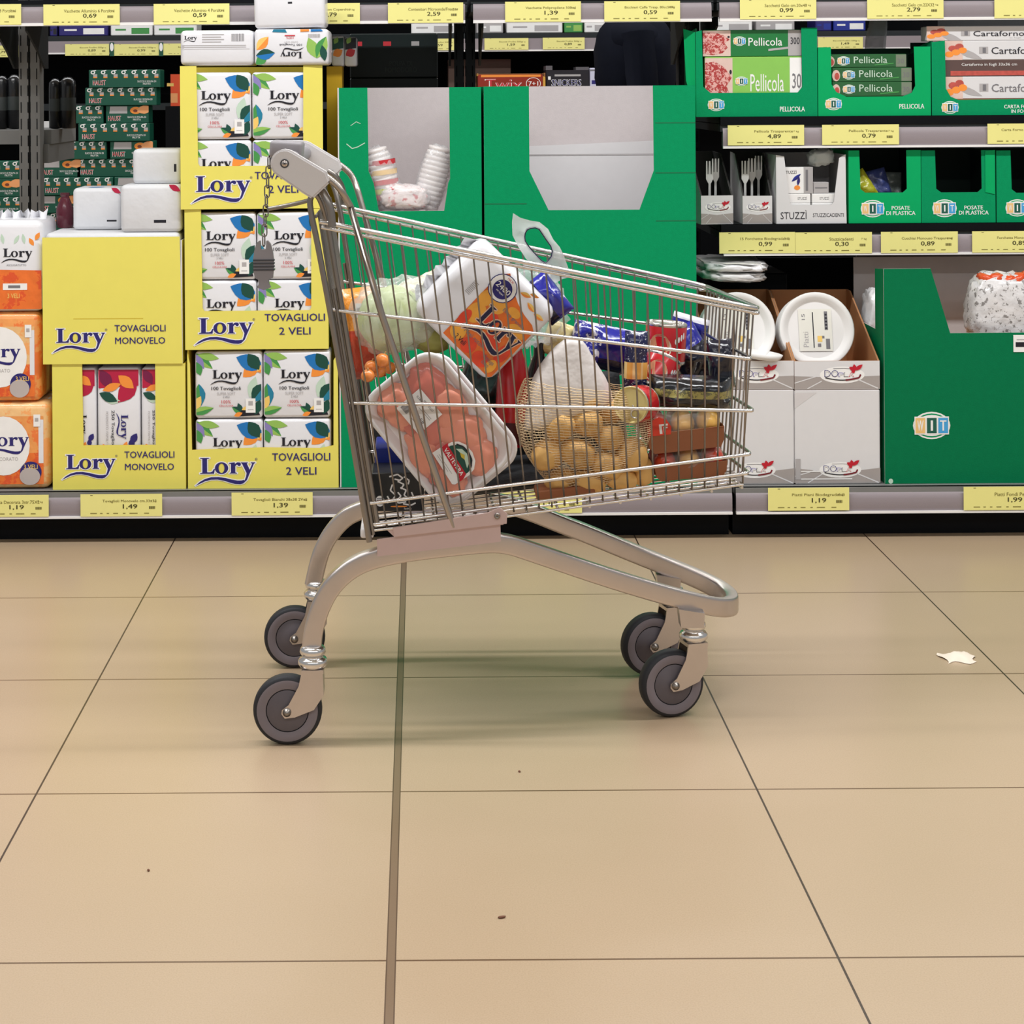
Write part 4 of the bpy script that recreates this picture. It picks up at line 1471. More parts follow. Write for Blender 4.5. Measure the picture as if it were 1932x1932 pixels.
# box 3
x0, x1, _, _ = RX(1758, 150, 2010, 150, YF)
z0, z1 = zs, P(1880, 76, YF).z
m = MB()
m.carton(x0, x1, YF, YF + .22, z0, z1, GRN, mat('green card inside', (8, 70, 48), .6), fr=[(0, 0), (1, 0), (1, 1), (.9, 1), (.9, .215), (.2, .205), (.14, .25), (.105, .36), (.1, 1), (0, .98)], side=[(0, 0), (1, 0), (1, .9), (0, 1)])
fr = front(x0, x1, z0, z1, YF)
roundel(m, fr, .135, .105, .13)
m.dtext(fr, 'CARTA FORNO\nIN FOGLI', .54, .025, .25, .11, WHT, 1, .02)
m.box(x0 + .005, x1 - .005, YF + .005, YF + .21, z0 + .005, z0 + .0440, KRAFTD)
solo(m, 'tray_box', 'green tray box of baking paper cut off by the right edge', 'box', ((x0 + x1) / 2, YF, z0), GB)
zz = z0 + .0446
for j, (hh, kd, nm, sh) in enumerate(((.061, 3, 'white baking paper box, lowest in the right tray', 0), (.045, 4, 'brown baking paper box in the right tray', 0), (.053, 3, 'white baking paper box, second from the top in the right tray', 0), (.040, 3, 'baking paper box sticking out at the top of the right tray', -34))):
    film_box(1783 + sh, 1992 + sh, 140 if j > 1 else 160, 161, YF + .008, zz, zz + hh - .0005, kd, nm, 'baking paper boxes in the right tray', 'baking_paper_box', 'baking paper box')
    zz += hh
# clear bag between trays, behind
c = P(1652, 66, 5.38)
m = MB()
m.blob(TR((c.x, c.y, c.z - .02), 0, 8), (.026, .03, .09), FILMW, .6, .25, 6, 4, 24, 18)
solo(m, 'plastic_bag', 'greyish clear plastic bag standing behind the middle tray box', 'plastic bag', (c.x, c.y, ZA + .12))
m = MB()
x0, x1, _, _ = RX(1560, 100, 1740, 100, 5.32)
m.box(x0, x1, 5.32, 5.50, ZA + .0005, ZA + .118, DKG)
solo(m, 'carton', 'dark carton standing behind the middle tray box', 'carton')

# lower middle shelf
zs = ZB + .0005


def dopla(m, fr, cx, cy, w_, l=1):
    """oval badge: double outlined letters, red bow, dark swoosh"""
    a = fr.asp
    h_ = w_ * a
    m.dell(fr, cx, cy - h_ * .01, w_ * .56, h_ * .21, WHT, l, 28)
    for ch, x, wd, sz, c in (('D', -.44, .15, .17, NAVY), ('O', -.27, .17, .17, NAVY), ('P', -.09, .12, .11, LEAFP), ('L', .04, .11, .11, GRYT), ('A', .16, .13, .11, REDT)):
        m.dtext(fr, ch, cx + x * w_, cy - h_ * .06, w_ * wd, h_ * sz, c, l + 2, .012)
        m.dtext(fr, ch, cx + x * w_ + w_ * .014, cy - h_ * .06 + h_ * .014, w_ * wd - w_ * .028, h_ * sz - h_ * .028, WHT, l + 3)
    pts = [(cx + w_ * (-.42 + .84 * t), cy - h_ * (.10 + .06 * math.sin(PI * t)) + h_ * .02) for t in [i / 10 for i in range(11)]]
    m.dline(fr, pts, w_ * .025, BLK, l + 2)
    m.dline(fr, pts[6:] + [(cx + w_ * .46, cy + h_ * .0)], w_ * .04, mat('dark red print', (120, 18, 34), .5), l + 3)
    m.dline(fr, [(cx - w_ * .22, cy + h_ * .145), (cx + w_ * .05, cy + h_ * .15), (cx + w_ * .2, cy + h_ * .14)], w_ * .012, GRYT, l + 1)
    for an, ln in ((150, .17), (38, .24), (100, .16), (205, .10)):
        m.dleaf(fr, cx + w_ * .32, cy + h_ * .10, an, w_ * ln, w_ * .10, mat('bow red', (196, 20, 44), .4), l + 4)


def grey_band(m, fr, y0_, y1_):
    m.dpoly(fr, [(0, y0_), (1, y0_), (1, y1_), (.8, y1_ - .02), (.5, y1_ - .06), (.2, y1_ - .02), (0, y1_)], mat('warm grey print', (168, 160, 156), .5), 1)
    m.dline(fr, [(.0, y0_ + .45 * (y1_ - y0_)), (.25, y1_ - .02)], .012, WHC, 2)
    m.dline(fr, [(.15, y0_), (.32, y0_ + .6 * (y1_ - y0_))], .012, WHC, 2)
    m.dline(fr, [(.68, y1_ - .04), (.98, y0_)], .014, WHC, 2)


FORKM = mat('clear grey plastic', (206, 206, 204), .2, coat=.6)
for j, (u0, u1, v0, v1, rot) in enumerate(((1322, 1384, 371, 425, 6), (1401, 1457, 370, 423, 0))):
    Yq = YF + .002
    x0, x1, _, _ = RX(u0, v0, u1, v1, Yq)
    z0 = zs
    z1 = z0 + (v1 - v0) * Yq / F
    ztop = P(u0, 290, Yq).z
    m = MB()
    m.M = about(((x0 + x1) / 2, Yq, z0), rz=rot)
    h_ = ztop - z0
    f_ = (z1 - z0) / h_
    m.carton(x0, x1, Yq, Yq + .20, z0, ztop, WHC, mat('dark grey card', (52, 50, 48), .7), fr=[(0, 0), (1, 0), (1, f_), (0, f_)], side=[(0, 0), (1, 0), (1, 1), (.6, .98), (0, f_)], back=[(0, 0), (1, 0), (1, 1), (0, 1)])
    fr = front(x0, x1, z0, z1, Yq)
    grey_band(m, fr, .02, .38)
    dopla(m, fr, .52, .60, .72)
    solo(m, 'fork_box', 'white and grey box of clear plastic forks, %s of two' % ('tilted left one' if j == 0 else 'straight right one'), 'box', ((x0 + x1) / 2, Yq, z0), 'fork boxes')
    for i in range(2 if j == 0 else 3):
        m = MB()
        m.M = about(((x0 + x1) / 2, Yq, z0), rz=rot)
        x = x0 + .014 + .022 * i + (.02 if j == 0 else 0)
        y = Yq + .04 + .02 * i
        zf = z0 + .006
        hf = .165 + .006 * i
        m.extr([(x - .004, y, zf), (x + .004, y, zf), (x + .003, y - .004, zf + hf * .62), (x + .010, y - .004, zf + hf * .70), (x + .010, y - .006, zf + hf), (x + .0065, y - .006, zf + hf), (x + .0055, y - .005, zf + hf * .78), (x + .0035, y - .005, zf + hf * .78),
                (x + .0022, y - .006, zf + hf), (x - .0022, y - .006, zf + hf), (x - .0035, y - .005, zf + hf * .78), (x - .0055, y - .005, zf + hf * .78), (x - .0065, y - .006, zf + hf), (x - .010, y - .006, zf + hf), (x - .010, y - .004, zf + hf * .70), (x - .003, y - .004, zf + hf * .62)], (0, .0015, 0), FORKM)
        solo(m, 'plastic_fork', 'clear plastic fork standing tines up in the %s fork box, %s' % ('tilted left' if j == 0 else 'right', ('left', 'right')[i] if j == 0 else ('left', 'centre', 'right')[i]), 'fork', group='clear forks in the fork boxes')
# toothpick tray
x0, x1, _, _ = RX(1464.5, 360, 1597, 360, YF)
z0 = zs
z1 = P(1530, 292, YF).z
m = MB()
m.carton(x0, x1, YF, YF + .20, z0, z1, WHC, mat('grey white card', (196, 192, 192), .7), fr=[(0, 0), (1, 0), (.985, 1), (.90, .95), (.82, .31), (.78, .27), (.22, .27), (.19, .31), (.115, .98), (0, 1)])
fr = front(x0, x1, z0, z1, YF)
m.dtext(fr, 'STUZZÌ', .06, .065, .37, .13, BLK, 1, .0)
m.dtext(fr, 'STUZZICADENTI', .52, .095, .44, .055, BLK, 1, .008)
solo(m, 'toothpick_tray', 'white card tray of toothpick packs with a V-shaped window', 'box', ((x0 + x1) / 2, YF, z0))
zq = z0 + .0046
for i in range(6):
    lft = i % 2 == 0
    lay = i // 2
    a = x0 + (.012 if lft else .100)
    b = a + .084
    y = YF + .012
    m = MB()
    m.box(a, b, y, y + .06, zq + lay * .0255, zq + lay * .0255 + .025, WHT, .001)
    fr = front(a, b, zq + lay * .0255, zq + lay * .0255 + .025, y)
    m.dtext(fr, 'STUZZÌ', .25 if not lft else .58, .35, .3, .35, GRYT, 1)
    solo(m, 'toothpick_pack', 'flat white toothpick pack in the V-window tray, %s of the %s column' % (('bottom', 'middle', 'top')[lay], 'left' if lft else 'right'), 'toothpick pack', group='toothpick packs')
zq += .077
x, x_ = x0 + .03, x0 + .085
m = MB()
m.box(x - .01, x_ + .018, YF + .014, YF + .07, zq, zq + .072, WHT, .001)
fr = front(x - .01, x_ + .018, zq, zq + .072, YF + .014)
m.dtext(fr, 'STUZZÌ', .06, .75, .4, .14, BLK, 1, .01)
m.dleaf(fr, .3, .45, 40, .4, .12, NAVY, 1, BLUEP)
m.dleaf(fr, .5, .3, 80, .3, .1, NAVY, 2)
m.dell(fr, .48, .22, .1, .09, LEAFO, 1)
m.drect(fr, .70, .0, .3, 1, LGRY, 1)
m.drect(fr, .76, .1, .08, .8, GRYT, 2)
solo(m, 'toothpick_pack', 'upright white toothpick pack with navy and orange figure', 'toothpick pack', group='toothpick packs')
m = MB()
m.box(x_ + .02, x_ + .062, YF + .016, YF + .07, zq, zq + .03, LGRY, .001)
m.drect(front(x_ + .02, x_ + .062, zq, zq + .03, YF + .016), .1, .45, .8, .1, GRYT)
solo(m, 'toothpick_pack', 'grey-edged toothpick pack right of the upright one', 'toothpick pack', group='toothpick packs')
c = P(1548, 300, YF + .05)
m = MB()
m.blob(TR((c.x, c.y, c.z + .005), 0, -8), (.035, .03, .022), FILMW, .7, .3, 6, 2, 24, 14)
solo(m, 'plastic_film', 'torn clear film hanging over the toothpick tray', 'plastic film')
# cutlery boxes
for j, (u0, u1, wa, wb, lx, tx, nm) in enumerate(((1601, 1737.5, (.15, .165, .80), .42, .33, .52, 'left green cutlery box with yellow and blue packs inside'), (1738.5, 1878, (.185, .20, .81), .42, .31, .505, 'middle green cutlery box with an empty dark window'), (1880, 2014, (.2, .215, .8), .41, .29, .5, 'green cutlery box cut off by the right edge'))):
    x0, x1, _, _ = RX(u0, 350, u1, 350, YF)
    z0, z1 = zs, P(u0, 284, YF).z
    m = MB()
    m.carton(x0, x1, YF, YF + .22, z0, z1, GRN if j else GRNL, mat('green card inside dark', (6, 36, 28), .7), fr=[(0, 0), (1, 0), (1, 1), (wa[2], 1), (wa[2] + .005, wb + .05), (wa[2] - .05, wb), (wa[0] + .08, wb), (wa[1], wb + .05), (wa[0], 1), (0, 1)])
    fr = front(x0, x1, z0, z1, YF)
    roundel(m, fr, lx, .20, .33)
    m.dtext(fr, 'POSATE\nDI PLASTICA', tx, .11, .40, .125, WHT, 1, .02)
    if j == 1:
        m.extr([(x1 - .028, YF - .001, z0 + wb * (z1 - z0)), (x1 - .002, YF - .001, z0 + (wb - .03) * (z1 - z0)), (x1 - .002, YF - .001, z1), (x1 - .028, YF - .001, z1 - .002)], (0, -.001, 0), GRNL)
    solo(m, 'tray_box', nm, 'box', ((x0 + x1) / 2, YF, z0), 'green cutlery boxes on the lower middle shelf')
    if j == 0:
        for i, (c, dx, dz) in enumerate(((mat('acid yellow film', (176, 176, 40), .3, bump=.4, coat=.4), .045, .095), (mat('dull blue film', (60, 70, 120), .3, bump=.4, coat=.4), .095, .10), (mat('smoke film', (92, 100, 96), .3, bump=.4, coat=.4), .135, .092), (mat('milky yellow film', (168, 170, 120), .3, bump=.4, coat=.4), .085, .045), (mat('smoke film', (92, 100, 96)), .13, .04))):
            m = MB()
            m.pillow(TR((x0 + dx, YF + .05 + .016 * i, z0 + dz + .004), -12, 16 * i - 30, 0), .062, .080, .030, c, 16, .010, 26, i)
            solo(m, 'cutlery_pack', ('yellow', 'blue', 'smoky grey', 'pale yellow lower', 'smoky grey lower')[i] + ' film pack of cutlery in the left green cutlery box', 'cutlery pack', group='cutlery packs')

# base deck: plate cases
zs = ZD + .0005
PLT = mat('white paper plate', (236, 234, 232), .45, var=.02)
YD = 4.84
for j, (u0, u1) in enumerate(((1340, 1498.5), (1499.5, 1660.5))):
    sd = ('left', 'right')[j]
    x0, x1, _, _ = RX(u0, 824, u1, 824, YD)
    z1 = P((u0 + u1) / 2, 735, YD).z
    m = MB()
    m.box(x0, x1, YD, YD + .36, zs, z1, WHC, .003)
    fr = front(x0, x1, zs, z1, YD)
    grey_band(m, fr, .015, .17)
    dopla(m, fr, .53, .155, .44)
    if j:
        m.drect(fr, .005, .05, .06, .22, LGRY, 2)
        m.drect(fr, .07, .13, .5, .012, WHT, 3)
        m.drect(fr, .07, .05, .6, .012, WHT, 3)
        m.dpoly(fr, [(.0, .8), (.26, .97), (0, .97)], mat('faint grey card', (212, 208, 208), .6), 1)
    solo(m, 'plate_case', 'closed white plate case under the %s open plate tray' % sd, 'box', ((x0 + x1) / 2, YD, zs), 'closed white plate cases')
    z0 = z1 + .001
    zf = P((u0 + u1) / 2, 681, YD).z
    ztop = P((u0 + u1) / 2 - 55, 546, YD + .36).z
    fq = (zf - z0) / (ztop - z0)
    m = MB()
    m.carton(x0, x1, YD, YD + .36, z0, ztop, WHC, KRAFT, fr=[(0, 0), (1, 0), (1, fq), (0, fq)], side=[(0, 0), (1, 0), (1, 1), (.9, 1), (0, fq)])
    fr = front(x0, x1, z0, zf, YD)
    grey_band(m, fr, .02, .47)
    dopla(m, fr, .56, .52, .47)
    solo(m, 'plate_tray', 'open kraft-lined white tray of paper plates, %s of two' % sd, 'box', ((x0 + x1) / 2, YD, z0), 'open plate trays')
    # stack of plates leaning back in the tray
    cu = (1392, 1541)[j]
    c = P(cu, 622, YD + .09)
    rp = 71 * (YD + .09) / F
    t = thing('plate_stack', 'shrink-wrapped stack of white paper plates in the %s open tray' % sd, 'plate stack', (c.x, c.y + .05, z0 + .006), 'stacks of paper plates')
    m = MB()
    M = TR(c, 90 - 14, 0, 0 if j else 4)
    M = Matrix.Translation(c) @ Matrix.Rotation(math.radians(90 - 13), 4, 'X')
    for k in range(6):
        d = -.012 * k
        m.lathe([(rp * .74, d - .010), (rp * .78, d - .008), (rp * .86, d), (rp * .97, d + .003), (rp, d + .001), (rp * .98, d - .002), (rp * .85, d - .004), (rp * .74, d - .014)], M, PLT, 48)
    part(m, 'plates', t)
    m = MB()
    frp = Fr(M @ Vector((-.046, -.056, -.008)), M.to_3x3() @ Vector((.088, 0, 0)), M.to_3x3() @ Vector((0, .112, 0)))
    m.drect(frp, 0, 0, 1, 1, mat('cream label', (232, 230, 220), .5), 1)
    for x, y, w_, h_ in ((.42, .08, .03, .84), (.78, .5, .10, .44), (.80, .05, .12, .24), (.68, .30, .08, .06), (.55, .1, .10, .08)):
        m.drect(frp, x, y, w_, h_, BLK if w_ < .06 else GRYT, 2)
    for k in range(5):
        m.drect(frp, .80 + .0 * k, .52 + .08 * k, .06, .04, BLK, 3)
    m.drect(frp, .55, .22, .14, .14, LEAFY, 2)
    m.dtext(frp, '15', .10, .74, .10, .14, GRYT, 2, 0, rot=90)
    m.dtext(frp, 'Piatti', .12, .10, .16, .36, LGRY, 2, 0, rot=90)
    part(m, 'paper_label', t, 'cream label on the front plate')
# loose bowl-like plate pack resting on the left tray's front edge
c = P(1436, 671, YD + .02)
m = MB()
M = Matrix.Translation((c.x, YD + .03, zf + .005)) @ Matrix.Rotation(math.radians(7), 4, 'Y')
m.lathe([(.048, 0), (.053, .004), (.057, .014), (.0555, .0145), (.050, .005), (.001, .003)], M, PLT, 40)
solo(m, 'paper_plate', 'small white paper plate pack lying across the left tray edge', 'plate', (c.x, YD + .03, zf + .0))
# silver packs over a dark box behind the plates
x0, x1, z0, z1 = RX(1336, 516, 1486, 690, 5.25)
m = MB()
m.box(x0, x1, 5.25, 5.48, zs, z1, BLKM, .004)
solo(m, 'carton', 'black carton standing behind the left plate tray', 'carton')
SILV = mat('silver film', (240, 238, 238), .25, .05, var=.15, scale=40, bump=.6, bscale=40, coat=.5)
zq = z1
for i in range(2):
    c = P(1372 + 4 * i, 500, 5.15)
    m = MB()
    m.blob(TR((c.x, 5.15, zq + .0135), 0, 2 - 2 * i), (.088, .16, .014), SILV, .5, .16, 7, i * 2, 36, 14)
    solo(m, 'plate_pack', 'silvery film pack on the black carton, %s of two' % ('lower', 'upper')[i], 'plate pack', group='silvery packs behind the cart')
    zq += .0255
# big green case at the right
GRND = mat('deep green card', (0, 116, 72), .6, var=.08, scale=60, bump=.1, bscale=300, spec=.12)
x0, x1, _, _ = RX(1668.5, 710, 2030, 710, YD)
z0, z1 = zs, P(1850, 506, YD).z
q = vfrac(628, z0, z1, YD, 1850)
m = MB()
m.M = about((x0, YD, z0), rz=0)
m.carton(x0, x1, YD, YD + .34, z0, z1, GRND, mat('pale grey card', (190, 184, 182), .7), fr=[(0, 0), (1, 0), (1, q), (.345, q), (.245, 1), (0, 1)], side=[(0, 0), (1, 0), (1, .70), (.27, .70), (.27, .985), (0, 1)])
fr = front(x0, x1, z0, z1, YD)
roundel(m, fr, .245, .27, .195, 1, True)
m.box(x0 + .005, x1 - .005, YD + .005, YD + .33, z0 + .333, z0 + .337, KRAFT)
m.dell(fr, .03, .012, .012, .012, LEAFG, 1)
solo(m, 'display_case', 'big deep green case with an oval three-letter badge at the right edge', 'box', ((x0 + x1) / 2, YD, z0), 'tall green display cases')
c = P(1643, 588, 5.08)
m = MB()
m.blob(TR((x0 + .034, 5.08, c.z), 0, 4), (.028, .05, .062), SILV, .55, .2, 7, 8, 26, 20)
solo(m, 'plate_pack', 'crinkled clear pack at the left inside the big deep green case', 'plate pack')
c = P(1892, 592, YD + .10)
t = thing('cup_bag', 'clear bag of white cups with an orange band in the big deep green case', 'bag of cups', (c.x, YD + .10, z0 + .338), 'bags of cups')
m = MB()
m.blob(TR((c.x, YD + .10, z0 + .44), 0, 6), (.095, .06, .098), spots('white cup stack', (224, 222, 222), (138, 134, 132), 70, .56, .3), .6, .12, 7, 3, 40, 24)
part(m, 'wrapped_cups', t)
m = MB()
for i in range(5):
    m.blob(TR((c.x - .05 + .027 * i, YD + .085, z0 + .525 + .004 * math.sin(i * 2)), 0, 20 - 17 * i), (.022, .03, .012), mat('orange red film', (226, 84, 36), .3, coat=.5, bump=.5), .8, .25, 5, i, 18, 12)
part(m, 'orange_band', t, 'orange printed band across the bag top')
m = MB()
random.seed(4)
for i in range(0):
    a, b = random.uniform(-.085, .06), random.uniform(-.07, .06)
    M = TR((c.x + a, YD + .038 - .0 * i, z0 + .44 + b), 70, random.uniform(-40, 40), random.uniform(-30, 30))
    m.lathe([(.005, 0), (.009, .014), (.0096, .0142), (.0088, .013), (.0045, .002)], M, CUPW, 12)
x0, x1, z0, z1 = RX(1912, 632, 1952, 664, YD - .001)
m = MB()
m.box(x0, x1, YD - .0018, YD - .0003, z0, z1, WHT)
fr = front(x0, x1, z0, z1, YD - .0018)
m.drect(fr, .1, .3, .8, .28, BLK, 1)
m.drect(fr, .15, .7, .6, .06, LGRY, 1)
solo(m, 'sticker', 'white barcode sticker on the big deep green case', 'sticker')

# a shopper in the next aisle
JACK = mat('dark navy jacket', (9, 13, 26), .85, var=.2, spec=.15)
sk = [((0, 0, .93), .13), ((0, 0, 1.10), .125), ((0.01, 0, 1.26), .135), ((.0, 0, 1.37), .10), ((.0, 0, 1.44), .052), ((-.01, 0, 1.50), .05),
      ((0, .13, 1.36), .062), ((.02, .19, 1.12), .05), ((-.14, .17, 1.00), .042), ((0, -.13, 1.36), .062), ((.02, -.19, 1.12), .05), ((-.14, -.17, 1.00), .042),
      ((0, .09, .88), .085), ((-.01, .10, .48), .06), ((.03, .10, .09), .042), ((-.07, .10, .035), .033), ((0, -.09, .88), .085), ((-.01, -.10, .48), .06), ((.03, -.10, .09), .042), ((-.07, -.10, .035), .033),
      ((-.01, 0, 1.56), .078), ((-.012, 0, 1.64), .085), ((-.005, 0, 1.70), .06)]
ed = [(0, 1), (1, 2), (2, 3), (3, 4), (4, 5), (3, 6), (6, 7), (7, 8), (3, 9), (9, 10), (10, 11), (0, 12), (12, 13), (13, 14), (14, 15), (0, 16), (16, 17), (17, 18), (18, 19), (5, 20), (20, 21), (21, 22)]
pc = P(1190, 120, 7.1)
me = bpy.data.meshes.new('person')
me.from_pydata([v for v, _ in sk], ed, [])
po = bpy.data.objects.new('person', me)
COL.objects.link(po)
po.location = (pc.x + .005, 7.1, 0)
po['label'], po['category'] = 'person in a dark navy jacket standing in the next aisle behind the green cases', 'person'
OFF[po.name] = Vector(po.location)
sm = po.modifiers.new('skin', 'SKIN')
for i, (_, r) in enumerate(sk):
    me.skin_vertices[0].data[i].radius = (r, r * 1.05)
me.skin_vertices[0].data[0].use_root = True
po.modifiers.new('sub', 'SUBSURF').levels = 2
po.modifiers['sub'].render_levels = 2
me.materials.append(mat('skin', (214, 166, 140), .5))
m = MB()
HC = Vector(po.location)
m.blob(TR(HC + Vector((.0, 0, 1.35))), (.128, .21, .10), JACK, .9, .03, 4, 5, 32, 16)
m.blob(TR(HC + Vector((.01, 0, 1.26))), (.152, .20, .20), JACK, .75, .06, 4, 2, 32, 20)
m.blob(TR(HC + Vector((.0, 0, 1.02))), (.142, .19, .17), JACK, .75, .06, 4, 3, 32, 20)
m.tube([HC + Vector(q) for q in ((0, .15, 1.37), (.02, .20, 1.13), (-.12, .175, 1.02))], [.066, .058, .05], JACK, 14)
m.tube([HC + Vector(q) for q in ((0, -.15, 1.37), (.02, -.20, 1.13), (-.12, -.175, 1.02))], [.072, .062, .05], JACK, 14)
part(m, 'jacket', po)
m = MB()
m.blob(TR(HC + Vector((.012, 0, 1.655))), (.105, .093, .09), mat('dark hair', (30, 24, 22), .6), .95, .1, 5, 1, 24, 14)
part(m, 'hair', po)
m = MB()
for s in (-1, 1):
    m.tube([HC + Vector((0, s * .09, .92)), HC + Vector((-.01, s * .10, .48)), HC + Vector((.03, s * .10, .10))], [.10, .075, .062], mat('black trousers', (16, 17, 20), .8), 14)
part(m, 'trousers', po)

# ================================================================ TROLLEY
cart = thing('shopping_cart', 'silver wire supermarket trolley loaded with groceries on the beige floor', 'shopping cart', (.11, 3.56, 0))


def YN(u):
    return 3.30 + (u - 600) / 828 * .08


def NP(u, v):
    return P(u, v, YN(u))


def FP(u, v):
    """far-side twin of a near-side pixel"""
    p = NP(u, v)
    t = (p.x + .18) / .79
    return Vector((p.x - .035 * t, 3.79 - .01 * t, p.z))


def zfloor(x):
    return .384 + .093 * (x + .086)


# ---- chassis loop
near = [P(588, 1224, 3.33), P(590, 1200, 3.33), P(594.5, 1176, 3.33), P(606, 1140, 3.33), P(628, 1101, 3.33), P(659, 1073, 3.335), P(698, 1054, 3.34), P(770, 1039, 3.345), P(900, 1024, 3.36), P(950, 1023, 3.365), P(1001, 1040, 3.38), P(1135, 1086, 3.42), P(1243, 1119, 3.45), P(1324, 1140, 3.48)]
nose = [P(1362, 1147, 3.51), P(1382, 1143, 3.56), P(1380, 1130, 3.61), P(1360, 1114, 3.655)]
farr = [P(1324, 1095, 3.68), P(1270, 1073, 3.70), P(1189, 1041, 3.71), P(1108, 1007, 3.725), P(1055, 987, 3.735), P(1001, 965, 3.74), P(945, 947, 3.75), P(850, 937, 3.755), P(740, 945, 3.76), P(667, 966, 3.76), P(641, 986, 3.762), P(620, 1013, 3.764), P(605, 1044, 3.765), P(597, 1075, 3.766), P(591, 1103, 3.766)]


def smooth_path(pts, it=2):
    for _ in range(it):
        q = [pts[0]]
        for a, b in zip(pts, pts[1:]):
            q += [a * .75 + b * .25, a * .25 + b * .75]
        q.append(pts[-1])
        pts = q
    return pts


def flat_tube(m, path, hw, hh, mt, n=28):
    """oval tube: hw across the path horizontally, hh in the vertical plane of the path"""
    rings = []
    N = len(path)
    for i in range(N):
        t = (path[min(N - 1, i + 1)] - path[max(0, i - 1)]).normalized()
        sd = Vector((-t.y, t.x, 0))
        if math.hypot(t.x, t.y) < .35:
            sd = Vector((0, 1, 0)) if i < N / 2 else Vector((0, -1, 0))
            sd = (sd - t * sd.dot(t))
        sd.normalize()
        if i and sd.dot(rings[-1][1]) < 0:
            sd = -sd
        up = sd.cross(t).normalized()
        pw = lambda c: math.copysign(abs(c) ** .30, c)
        rings.append(([path[i] + sd * (hw * pw(math.cos(2 * PI * j / n))) + up * (hh * pw(math.sin(2 * PI * j / n))) for j in range(n)], sd))
    vs = [p for r, _ in rings for p in r]
    fs = [(i * n + j, i * n + (j + 1) % n, (i + 1) * n + (j + 1) % n, (i + 1) * n + j) for i in range(N - 1) for j in range(n)]
    m.add(vs, fs, mt, True)
    m.add(rings[0][0], [tuple(range(n))], mt)
    m.add(rings[-1][0], [tuple(range(n))], mt)


m = MB()
flat_tube(m, smooth_path(near + nose + farr), .0125, .0175, ZINC)
part(m, 'chassis_frame', cart)
# sheet-metal brackets between chassis and basket, near and far
for yy, sg, nm in ((3.318, 1, 'n'), (3.745, 1, 'f')):
    m = MB()
    Q = (lambda u, v, d=0: P(u, v, 3.318 + d)) if nm == 'n' else (lambda u, v, d=0: Vector((P(u, v, 3.318).x, 3.775 + d, P(u, v, 3.318).z)))
    m.extr([Q(711, 1018), Q(944, 987), Q(945, 1022), Q(712, 1050)], (0, .004, 0), PLATE)
    m.extr([Q(730, 1000, -.004), Q(938, 967, -.004), Q(950, 990, -.004), Q(745, 1014, -.004)], (0, .004, 0), PLATE)
    m.extr([Q(744, 1013, -.008), Q(741, 996, -.008), Q(920, 968, -.008), Q(943, 958, -.008), Q(957, 970, -.008), Q(956, 988, -.008)], (0, .005, 0), PLATE)
    part(m, 'mounting_plate', cart)
    m = MB()
    m.lathe([(.0001, 0), (.005, 0), (.0055, .004), (.002, .005), (.0018, .002)], Matrix.Translation(Q(938, 973, -.008)) @ Matrix.Rotation(PI / 2, 4, 'X'), ZINCD, 14)
    part(m, 'bolt', cart)
m = MB()
m.box(P(680, 1000, 3.31).x, P(705, 1000, 3.31).x, 3.305, 3.80, P(690, 1015, 3.31).z, P(690, 996, 3.31).z, PLG, .004, 2)
part(m, 'hinge_block', cart, 'light grey plastic hinge block under the rear gate')

# ---- casters
def caster(x, y, rz, dz=0):
    m = MB()
    m.M = TR((x, y, .0618), 0, 0, rz)
    pts = [(.027, .074), (.064, .074), (.0655, .030), (.048, .004), (.014, -.009), (-.004, -.011), (-.010, -.003), (-.009, .004), (.003, .013), (.021, .046)]
    for yy in (-.0215, .0185):
        m.extr([(a, yy, b) for a, b in pts], (0, .003, 0), ZINC)
    m.extr([(.064, -.0185, .074), (.0655, -.0185, .030), (.062, -.0185, .028), (.0605, -.0185, .074)], (0, .037, 0), ZINC)
    m.box(.026, .0655, -.0212, .0212, .068, .0745, ZINC)
    fk = part(m, 'caster', cart)
    Mw = m.M
    m = MB()
    m.M = Mw
    X = Matrix.Rotation(PI / 2, 4, 'X')
    r = .0618
    m.lathe([(.043, -.012), (.051, -.0145), (.058, -.0135), (.0612, -.009), (r, -.004), (r, .004), (.0612, .009), (.058, .0135), (.051, .0145), (.043, .012)], X, RUBK, 48, caps=False)
    m.lathe([(.0385, -.0125), (.044, -.0145), (.052, -.0148), (.0545, -.0143)], X, RUBL, 48, caps=False)
    m.lathe([(.0545, .0143), (.052, .0148), (.044, .0145), (.0385, .0125)], X, RUBL, 48, caps=False)
    m.lathe([(.001, -.013), (.036, -.0125), (.0375, -.011), (.0385, -.0125)], X, RUB, 48, caps=False)
    m.lathe([(.0385, .0125), (.0375, .011), (.036, .0125), (.001, .013)], X, RUB, 48, caps=False)
    m.lathe([(.0368, -.0121), (.0388, -.0121)], X, BLKM, 48, caps=False)
    m.lathe([(.0388, .0121), (.0368, .0121)], X, BLKM, 48, caps=False)
    part(m, 'wheel', fk)
    m = MB()
    m.M = Mw
    T = TR((.0455, 0, 0))
    m.lathe([(.019, .074), (.0235, .0765), (.0265, .081), (.0265, .087), (.0235, .0915), (.019, .093), (.0185, .0955), (.0215, .098), (.0235, .102), (.0225, .108), (.019, .112), (.014, .113)], T, CHROME, 28)
    part(m, 'collar', fk)
    m = MB()
    m.M = Mw
    m.lathe([(.0075, .0215), (.0075, .024), (.0045, .0255), (.004, .028), (.0001, .0285)], X, ZINCD, 18)
    m.lathe([(.0001, -.0255), (.007, -.0245), (.007, -.0215)], X, ZINCD, 18)
    part(m, 'axle_bolt', fk)
    return fk


